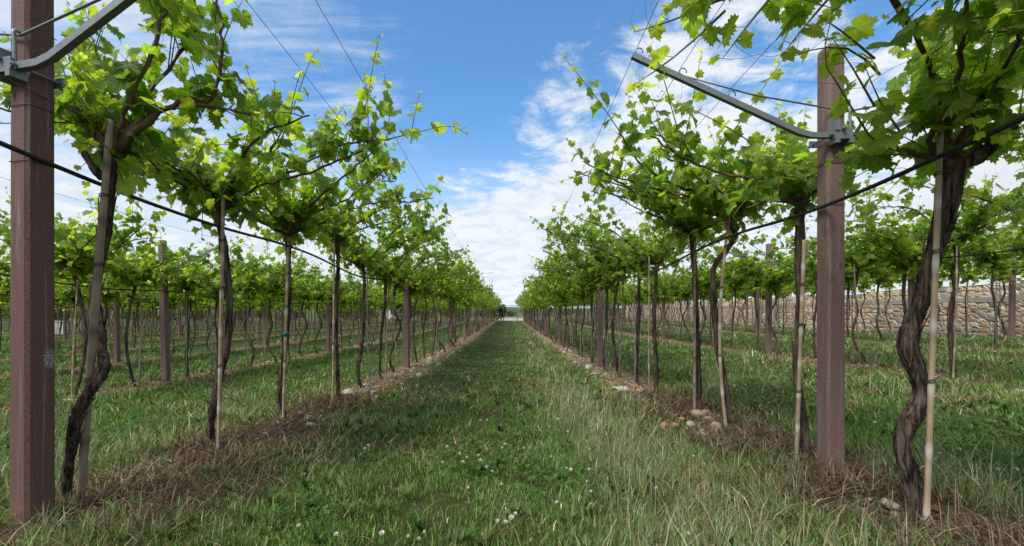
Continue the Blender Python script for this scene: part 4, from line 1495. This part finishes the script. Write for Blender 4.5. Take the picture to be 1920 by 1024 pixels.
# ------------------------------------------------------------------ grass, straw, clover
def blades(P, az, h, w, lean, C, facing=None):
    """P (n,3) roots; az lean direction; lean 0 upright .. 1 lying"""
    n = len(P)
    d = np.stack([np.cos(az), np.sin(az), 0 * az], -1)
    sv = rng.uniform(0, 2 * np.pi, n) if facing is None else facing
    s = np.stack([np.cos(sv), np.sin(sv), 0 * sv], -1) * (w / 2)[:, None]
    up = np.array([0, 0, 1.0])
    hz = (h * np.sqrt(np.clip(1 - (lean * 0.95) ** 2, 0.02, 1)))[:, None]
    hx = (h * lean)[:, None]
    m = P + up * hz * 0.6 + d * hx * 0.36
    t = P + up * hz + d * hx
    V = np.stack([P - s, P + s, m + s * 0.8, m - s * 0.8, t], 1).reshape(-1, 3)
    b = np.arange(n)[:, None] * 5
    T = np.concatenate([b + (0, 1, 2), b + (0, 2, 3), b + (3, 2, 4)], 1).reshape(-1, 3)
    return V, T, np.repeat(C, 5, 0)


def sample(n, y0, y1, power=1.0):
    y = y0 + (y1 - y0) * rng.uniform(0, 1, n) ** power
    lim = 1.24 * y + 0.5
    x = rng.uniform(-1, 1, n) * lim
    ok = (x > -37) & (x < 15.3)
    return x[ok], y[ok]


def build_grass():
    acc, straw = Acc(), Acc()
    for n, y0, y1 in ((150000, 1.25, 3.2), (120000, 3.2, 6.5), (110000, 6.5, 14), (90000, 14, 32), (40000, 32, 57)):
        x, y = sample(n, y0, y1)
        nb = len(x)
        tuft = rng.uniform(0, 1, nb) < 0.5
        tid = rng.integers(0, max(1, nb // 40), nb)
        az0 = rng.uniform(0, 2 * np.pi, nb)
        sc_ = 0.035 * np.sqrt(np.maximum(1, y / 4)) * np.abs(rng.normal(0, 1, nb))
        x = np.where(tuft, x[tid] + np.cos(az0) * sc_, x)
        y = np.where(tuft, y[tid] + np.sin(az0) * sc_, y)
        th_ = np.where(tuft, (tid * 0.6180339) % 1.0, rng.uniform(0, 1, nb))
        th2 = np.where(tuft, (tid * 0.3819660 + 0.37) % 1.0, rng.uniform(0, 1, nb))
        dx = np.abs(row_dx(x) + 0.25 * (fbm(x * 1.5, y * 1.5, 40) - 0.5))
        strip = np.clip((dx - np.where((x > -4) & (x < 4), 0.26, 0.13)) / 0.22, 0, 1)
        lane = (x > -1.75) & (x < 1.55)
        patch = fbm(x * 0.9, y * 0.9, 50)
        patch2 = fbm(x * 2.7, y * 2.7, 55)
        # bare, thin places and clover patches get fewer blades
        keep = strip * np.clip(0.30 + 2.2 * (patch2 - 0.35), 0.10, 1)
        keep = np.maximum(keep, 0.16 * (patch2 > 0.52))
        k = rng.uniform(0, 1, len(x)) < keep
        x, y, dx, lane, patch, patch2, tuft, th_, th2, az0 = x[k], y[k], dx[k], lane[k], patch[k], patch2[k], tuft[k], th_[k], th2[k], az0[k]
        m = len(x)
        dist = np.hypot(x, y)
        z = g(x, y) - 0.012
        tall = np.clip((patch - 0.50) * 5, 0, 1) * 0.8
        pale = np.exp(-((x - 0.78 - 0.03 * np.sin(y)) / 0.42) ** 2)                    # drier wheel track right of the middle
        pale = np.maximum(pale, 0.75 * np.exp(-((x + 3.1) / 0.55) ** 2) * np.clip((6.5 - y) / 3, 0, 1))
        pale = np.where(lane | (x < -2), pale, np.clip((patch - 0.48) * 4, 0, 0.6))
        edge = np.exp(-((dx - 0.55) / 0.22) ** 2)
        h = (0.035 + 0.055 * rng.uniform(0, 1, m) ** 1.3 + 0.05 * tall + 0.07 * pale * rng.uniform(0.2, 1, m) + 0.05 * edge * rng.uniform(0, 1, m))
        h = np.where(lane, h * np.where(x < 0.25, 0.62, 0.85), h * 1.05) * np.where(tuft, 0.65 + 0.8 * th2, 0.7)
        h = h * (1 + 0.6 * (rng.uniform(0, 1, m) > 0.96))
        w = np.maximum(0.0032 + 0.0035 * rng.uniform(0, 1, m), 0.0018 * dist) * rng.uniform(0.7, 1.2, m)
        lean = np.clip(rng.normal(0.45, 0.25, m), 0.05, 0.95)
        g1 = np.array((0.055, 0.112, 0.021)); g2 = np.array((0.098, 0.185, 0.036)); gp = np.array((0.155, 0.19, 0.105)); dry = np.array((0.33, 0.28, 0.18)); br = np.array((0.14, 0.10, 0.05))
        u = (0.35 * rng.uniform(0, 1, m) + 0.65 * th_)[:, None] ** 1.2
        C = g1 * (1 - u) + g2 * u
        pl = np.clip(pale + 0.2 * rng.normal(0, 1, m), 0, 1)[:, None]
        C = C * (1 - 0.75 * pl) + gp * 0.75 * pl
        q = rng.uniform(0, 1, m)
        isdry = q < 0.035 + 0.20 * pale + 0.12 * edge + 0.06 * np.clip((0.5 - patch) * 5, 0, 1)
        dd = np.where(rng.uniform(0, 1, (m, 1)) < 0.5, dry, br * 1.3)
        C = np.where((tuft & (th2 > 0.86))[:, None], C * 0.5 + gp * 0.6, C)
        C = np.where(isdry[:, None], dd, C) * np.exp(rng.normal(0, 0.34, (m, 1)))
        C = C * (1.03 + 0.7 * patch2[:, None])
        acc.add(*[a if j != 1 else a for j, a in enumerate(blades(np.stack([x, y, z], -1), np.where(tuft, az0, rng.uniform(0, 2 * np.pi, m)), h, w, lean, C))][:2], None, np.repeat(C, 5, 0))
    # tall seeding stalks and long pale blades in clumps
    for n, y0, y1 in ((16000, 1.25, 6.0), (7000, 6.0, 14)):
        x, y = sample(n, y0, y1)
        dx = np.abs(row_dx(x))
        patch = fbm(x * 1.1, y * 1.1, 70)
        pale = np.exp(-((x - 0.8) / 0.45) ** 2)
        w8 = np.maximum(pale * 0.9, np.clip((patch - 0.52) * 5, 0, 1) * np.where(np.abs(x) < 1.6, 0.25, 0.7)) * np.clip((dx - 0.25) / 0.2, 0, 1)
        k = rng.uniform(0, 1, len(x)) < w8
        x, y = x[k], y[k]
        m = len(x)
        h = rng.uniform(0.12, 0.30, m)
        w = np.maximum(0.0028, 0.0013 * np.hypot(x, y)) * rng.uniform(0.7, 1.2, m)
        C = np.where(rng.uniform(0, 1, (m, 1)) < 0.35, np.array((0.36, 0.31, 0.21)), np.array((0.13, 0.175, 0.09))) * rng.uniform(0.7, 1.25, (m, 1))
        V, T, CC = blades(np.stack([x, y, g(x, y) - 0.01], -1), rng.normal(0.6, 1.1, m), h, w, np.clip(rng.normal(0.5, 0.25, m), 0.05, 0.95), C)
        acc.add(V, T, None, CC)
    x, y = sample(420, 1.4, 7)
    k = np.abs(row_dx(x)) > 0.5
    x, y = x[k], y[k]
    nl = 9
    X = np.repeat(x, nl); Y = np.repeat(y, nl); m = len(X)
    az = np.tile(np.arange(nl) * 2 * np.pi / nl, len(x)) + rng.normal(0, 0.3, m)
    C = np.repeat(np.where(rng.uniform(0, 1, (len(x), 1)) < 0.5, np.array((0.05, 0.11, 0.025)), np.array((0.09, 0.14, 0.035))), nl, 0) * rng.uniform(0.7, 1.3, (m, 1))
    V, T, CC = blades(np.stack([X, Y, g(X, Y) + 0.004], -1), az, rng.uniform(0.05, 0.12, m), rng.uniform(0.014, 0.026, m), rng.uniform(0.45, 0.95, m), C, az + np.pi / 2)
    acc.add(V, T, None, CC)
    o = link('grass', acc.mesh('grass', M_GRASS, True, True))
    tag(o, 'green and drying grass covering the lane and the ground between the rows', 'grass', None, 'stuff')
    # dead straw along the rows
    for n, y0, y1, i in ((19000, 1.1, 3.4, 0), (6000, 3.2, 5.6, 0), (13000, 1.1, 3.4, -1), (4200, 3.2, 5.2, -1), (2500, 5.0, 10, 1), (1500, 5.0, 10, -2)):
        y = y0 + (y1 - y0) * rng.uniform(0, 1, n)
        x = row_x(i) + (-0.16 if i == 0 else 0.16) + rng.normal(0, 0.30, n)
        k = rng.uniform(0, 1, n) < np.clip(0.15 + 3.2 * (fbm(x * 2.6, y * 2.6, 80) - 0.40), 0.06, 1)
        x, y = x[k], y[k]
        m = len(x)
        up = rng.uniform(0, 1, m) < 0.05
        h = np.where(up, rng.uniform(0.06, 0.20, m), rng.uniform(0.04, 0.17, m))
        lean = np.where(up, rng.uniform(0.1, 0.6, m), rng.uniform(0.88, 1.03, m))
        w = np.maximum(0.0026, 0.0014 * np.hypot(x, y)) * rng.uniform(0.7, 1.3, m)
        u = rng.uniform(0, 1, (m, 1))
        C = np.array((0.050, 0.032, 0.021)) * (1 - u ** 3) + np.array((0.40, 0.30, 0.19)) * u ** 3
        P = np.stack([x, y, g(x, y) + rng.uniform(-0.005, 0.03, m)], -1)
        V, T, CC = blades(P, rng.uniform(0, 2 * np.pi, m), h, w, lean, C)
        straw.add(V, T, None, CC)
    x, y = sample(70000, 1.25, 9)
    pt = fbm(x * 2.0, y * 2.0, 120)
    k = rng.uniform(0, 1, len(x)) < np.clip((pt - 0.47) * 4, 0.06, 1) * np.clip((9.5 - y) / 5, 0, 1)
    x, y = x[k], y[k]; m = len(x)
    V, T, CC = blades(np.stack([x, y, g(x, y) + rng.uniform(0, 0.03, m)], -1), rng.uniform(0, 6.28, m), rng.uniform(0.04, 0.13, m), np.maximum(0.0028, 0.0014 * np.hypot(x, y)), rng.uniform(0.85, 1.03, m),
                      np.array((0.24, 0.185, 0.105)) * np.exp(rng.normal(0, 0.45, (m, 1))))
    straw.add(V, T, None, CC)
    o = link('dry_straw', straw.mesh('dry_straw', M_STRAW, True, True))
    tag(o, 'brown dead grass and straw lying along the foot of the vine rows', 'straw', None, 'stuff')


build_grass()


def build_clover():
    acc = Acc()
    for n, y0, y1 in ((60000, 1.3, 5.5), (40000, 5.5, 16)):
        x, y = sample(n, y0, y1)
        patch = fbm(x * 0.8 + 3, y * 0.8, 90)
        a = np.clip((patch - 0.60) * 9, 0, 1) * np.where((np.abs(x) < 2.2) & (y < 6), 0.0, 1.0)
        for cx, cy, r in ((0.25, 3.75, 0.42), (-0.15, 2.9, 0.42), (0.35, 2.4, 0.30), (0.1, 3.2, 0.3), (-0.9, 2.05, 0.2), (3.3, 2.9, 0.8), (2.9, 2.3, 0.6)):
            a = np.maximum(a, 0.6 * np.clip(1.5 - np.hypot(x - cx, y - cy) / r, 0, 1))
        a = a * np.clip((np.abs(row_dx(x)) - 0.4) / 0.2, 0, 1)
        k = rng.uniform(0, 1, len(x)) < a
        x, y = x[k], y[k]
        m = len(x)
        dist = np.hypot(x, y)
        z = g(x, y) + rng.uniform(0.02, 0.095, m)
        rad = np.maximum(0.013, 0.0034 * dist) * rng.uniform(0.7, 1.25, m)
        az = rng.uniform(0, 2 * np.pi, m)
        c = np.stack([x, y, z], -1)
        col = np.array((0.048, 0.125, 0.020)) * rng.uniform(0.6, 1.5, (m, 1)) * np.array([1, 1, 1]) + np.array((0.02, 0.02, 0)) * rng.uniform(0, 1, (m, 1))
        tl = rng.normal(0, 0.35, (m, 2))
        for q in range(3):
            aq = az + q * 2.094
            d = np.stack([np.cos(aq), np.sin(aq), tl[:, 0] * np.cos(aq) + tl[:, 1] * np.sin(aq) + 0.15], -1) * rad[:, None]
            s = np.stack([-np.sin(aq), np.cos(aq), -tl[:, 0] * np.sin(aq) + tl[:, 1] * np.cos(aq)], -1) * rad[:, None]
            V = np.stack([c, c + d * 0.65 + s * 0.48, c + d * 1.0, c + d * 0.65 - s * 0.48], 1).reshape(-1, 3)
            acc.add(V, None, np.arange(m * 4).reshape(-1, 4), np.repeat(col, 4, 0))
    o = link('clover', acc.mesh('clover', M_GRASS, False, True))
    tag(o, 'low patches of green clover leaves among the grass', 'clover', None, 'stuff')
    # blossoms, each on its own stem
    heads = []
    for v in range(4):
        r = np.random.default_rng(200 + v)
        a = Acc()
        n = 70
        k = np.arange(n) + 0.5
        ph = np.arccos(1 - 2 * k / n * 0.92); th = np.pi * (1 + 5 ** .5) * k
        d = np.stack([np.cos(th) * np.sin(ph), np.sin(th) * np.sin(ph), np.cos(ph)], -1)
        for j in range(n):
            t = unit(np.cross(d[j], (0.3, 0.2, 0.9))); b = np.cross(d[j], t)
            p0 = d[j] * 0.003; R_ = 0.0105 * r.uniform(0.85, 1.12)
            c = np.array((0.62, 0.62, 0.57)) if d[j][2] > -0.35 else np.array((0.50, 0.40, 0.28))
            a.add([p0 - t * .0012, p0 + t * .0012, d[j] * R_ + b * .0012 + t * .0018, d[j] * R_ * 1.05 + (0, 0, .002), d[j] * R_ - b * .0012 - t * .0018], [(0, 1, 2), (0, 2, 3), (0, 3, 4)], None, c)
        heads.append(a.mesh('clover_head', M_FLOWER, True, True))
    a = Acc(); a.tube([(0, 0, -0.11), (0.003, 0, -0.05), (0, 0, -0.002)], [0.0016, 0.0014, 0.0012], 5, (0.10, 0.16, 0.04))
    stem = a.mesh('clover_stem', M_GRASS, True, True)
    pts = [(838, 838), (1103, 880), (1100, 903), (1108, 921), (1043, 942), (1062, 878), (1070, 881), (1046, 786), (1009, 801), (1011, 806), (1029, 799), (1064, 809), (875, 858), (868, 866), (897, 854), (900, 863),
           (947, 833), (941, 840), (932, 977), (959, 970), (948, 979), (966, 964), (571, 889), (690, 835), (684, 841), (912, 876), (923, 884), (877, 915), (862, 850), (829, 867), (901, 788), (913, 788), (785, 1010), (765, 1005), (795, 998), (985, 790),
           (1105, 842), (1033, 856), (940, 908), (982, 841), (1230, 915), (1300, 855), (1320, 870), (1290, 1000), (630, 1002), (560, 985), (716, 1000), (1760, 850), (1798, 842), (1830, 872), (1905, 880), (1870, 880), (1640, 792), (1335, 690), (1640, 845), (1865, 790)]
    rr_ = np.random.default_rng(9)
    for j, (px, py) in enumerate(pts):
        d = 0.9 * 800 / (py - 582)
        for _ in range(6):
            p = WP(px, py, d)
            d = (CZ - gf(p[0], p[1]) - 0.10) * 800 / (py - 582)
        p = WP(px, py, d)
        where = 'right of the thick vine' if p[0] > 1.9 else ('in the left half of the lane' if p[0] < -0.25 else 'amid the lane' if p[0] < 0.6 else 'on the right edge of the lane')
        near = 'near' if d < 3 else 'farther'
        o = thing('clover_blossom', f'small white clover blossom, {near} one {where}', 'flower', p, 'white clover blossoms')
        s = rr_.uniform(0.5, 0.95)
        o.scale = (s, s, s)
        o.rotation_euler = (rr_.normal(0, 0.25), rr_.normal(0, 0.25), rr_.uniform(0, 6))
        link('flower_head', heads[j % 4], o)
        link('stem', stem, o)


build_clover()

# ------------------------------------------------------------------ stones on the bare soil
def stone_acc(seed):
    r = np.random.default_rng(seed)
    n, m = 9, 14
    ph = np.linspace(0, np.pi, n); th = np.linspace(0, 2 * np.pi, m, endpoint=False)
    PH, TH = np.meshgrid(ph, th, indexing='ij')
    d = np.stack([np.sin(PH) * np.cos(TH), np.sin(PH) * np.sin(TH), np.cos(PH)], -1)
    rad = np.ones(PH.shape)
    for _ in range(9):                                     # knock flat facets off a ball
        nrm = unit(r.normal(0, 1, 3)); off = r.uniform(0.55, 0.85)
        dd = d @ nrm
        rad = np.minimum(rad, np.where(dd > 0.05, off / np.maximum(dd, 0.05), 9))
    V = d * rad[..., None] * np.array([1.0, r.uniform(0.65, 0.9), r.uniform(0.45, 0.7)])
    i, j = np.meshgrid(np.arange(n - 1), np.arange(m), indexing='ij')
    Q = np.stack([i * m + j, (i + 1) * m + j, (i + 1) * m + (j + 1) % m, i * m + (j + 1) % m], -1).reshape(-1, 4)
    return V.reshape(-1, 3), Q


def build_stones():
    cols = {'pale': (0.38, 0.32, 0.25), 'ochre': (0.36, 0.23, 0.12), 'white': (0.44, 0.41, 0.36)}
    kinds = []
    for k in range(5):
        V, Q = stone_acc(400 + k)
        for cn, c in cols.items():
            a = Acc(); a.add(V, None, Q, c)
            kinds.append((cn, a.mesh('stone', M_STONE, False, True)))
    special = [(1668, 948, 0.062, 'pale', 'large whitish stone sunk in straw left of the thick gnarled vine'), (1308, 777, 0.09, 'pale', 'pale stone between the two stakes under the right row'),
               (1312, 754, 0.0, '', ''), (1331, 790, 0.10, 'ochre', 'ochre stone at the foot of the leaning bamboo stake'), (1344, 804, 0.10, 'pale', 'flat pale stone in front of the crooked vine'),
               (1290, 752, 0.08, 'ochre', 'rusty stone left of the grey stake'), (1672, 855, 0.045, 'ochre', 'small brick-red stone beside the thick vine trunk'), (804, 683, 0.16, 'pale', 'big pale stone just behind the second left post'),
               (1104, 692, 0.16, 'white', 'big whitish stone left of the second right post'), (128, 755, 0.12, 'white', 'white stone below the stake in the second row left of the lane'), (1912, 740, 0.10, 'white', 'white stone at the right edge in the second row right of the lane')]
    for px, py, s, cn, lab in special:
        if not s:
            continue
        d = 2.5
        for _ in range(8):
            p = WP(px, py, d)
            d = (CZ - gf(p[0], p[1])) * 800 / (py - 582)
        p = WP(px, py, d); p[2] = gf(p[0], p[1]) + 0.15 * s
        me = [m for c, m in kinds if c == cn][int(px) % 5]
        o = link('stone', me, None, p)
        o.scale = (s * 0.72,) * 3
        o.rotation_euler = (0, 0, px * 0.37)
        tag(o, lab, 'stone', 'loose stones under the rows')
    r = np.random.default_rng(77)
    for i, n, y0, y1 in ((0, 70, 2.6, 14), (-1, 60, 3.8, 15), (-2, 16, 6, 13), (1, 10, 6.5, 13)):
        for _ in range(n):
            y = y0 + (y1 - y0) * r.uniform(0, 1) ** 1.2
            x = row_x(i) + (-0.2 if i == 0 else 0.2 if i == -1 else 0) + r.normal(0, 0.17)
            cn, me = kinds[r.integers(0, len(kinds))]
            s = r.uniform(0.025, 0.055) * (1 + 0.9 * (r.uniform() > 0.85))
            o = link('stone', me, None, (x, y, gf(x, y) + 0.2 * s))
            o.scale = (s, s, s)
            o.rotation_euler = (r.normal(0, .2), r.normal(0, .2), r.uniform(0, 6))
            tag(o, f'small {cn} stone on the bare soil under the {row_name(i)}', 'stone', 'loose stones under the rows')
    # gravel: far too small to count
    a = Acc()
    for i, n, y0, y1 in ((0, 4200, 1.3, 26), (-1, 4200, 1.3, 26), (-2, 900, 6, 24), (1, 500, 6, 20), (-3, 500, 9, 24)):
        V, Q = stone_acc(500 + i)
        keep = V
        y = y0 + (y1 - y0) * r.uniform(0, 1, n) ** 1.3
        x = row_x(i) + (-0.18 if i == 0 else 0.18 if i == -1 else 0) + r.normal(0, 0.2, n)
        s = r.uniform(0.006, 0.022, n) * (1 + 0.03 * y)
        tet = np.array([(1, 0, 0), (-0.6, 0.8, 0), (-0.5, -0.9, 0), (0.1, 0.1, 0.8), (0.3, -0.2, -0.5)])
        P = np.stack([x, y, g(x, y)], -1)[:, None] + tet[None] * s[:, None, None] * r.uniform(0.6, 1.2, (n, 5, 1))
        F = (np.array([(0, 1, 3), (1, 2, 3), (2, 0, 3), (0, 4, 1), (1, 4, 2), (2, 4, 0)])[None] + (np.arange(n) * 5)[:, None, None]).reshape(-1, 3)
        C = np.array((0.33, 0.25, 0.175)) * r.uniform(0.5, 1.3, (n, 1))
        clod = (r.uniform(0, 1, n) < np.clip((6.0 - y) / 2.5, 0.15, 0.95))[:, None]
        C = np.where(clod, np.array((0.06, 0.042, 0.030)) * r.uniform(0.5, 2.2, (n, 1)), C)
        a.add(P.reshape(-1, 3), F, None, np.repeat(C, 5, 0))
    tag(link('gravel', a.mesh('gravel', M_STONE, False, True)), 'fine gravel and stone chips along the bare soil strips', 'gravel', None, 'stuff')


build_stones()
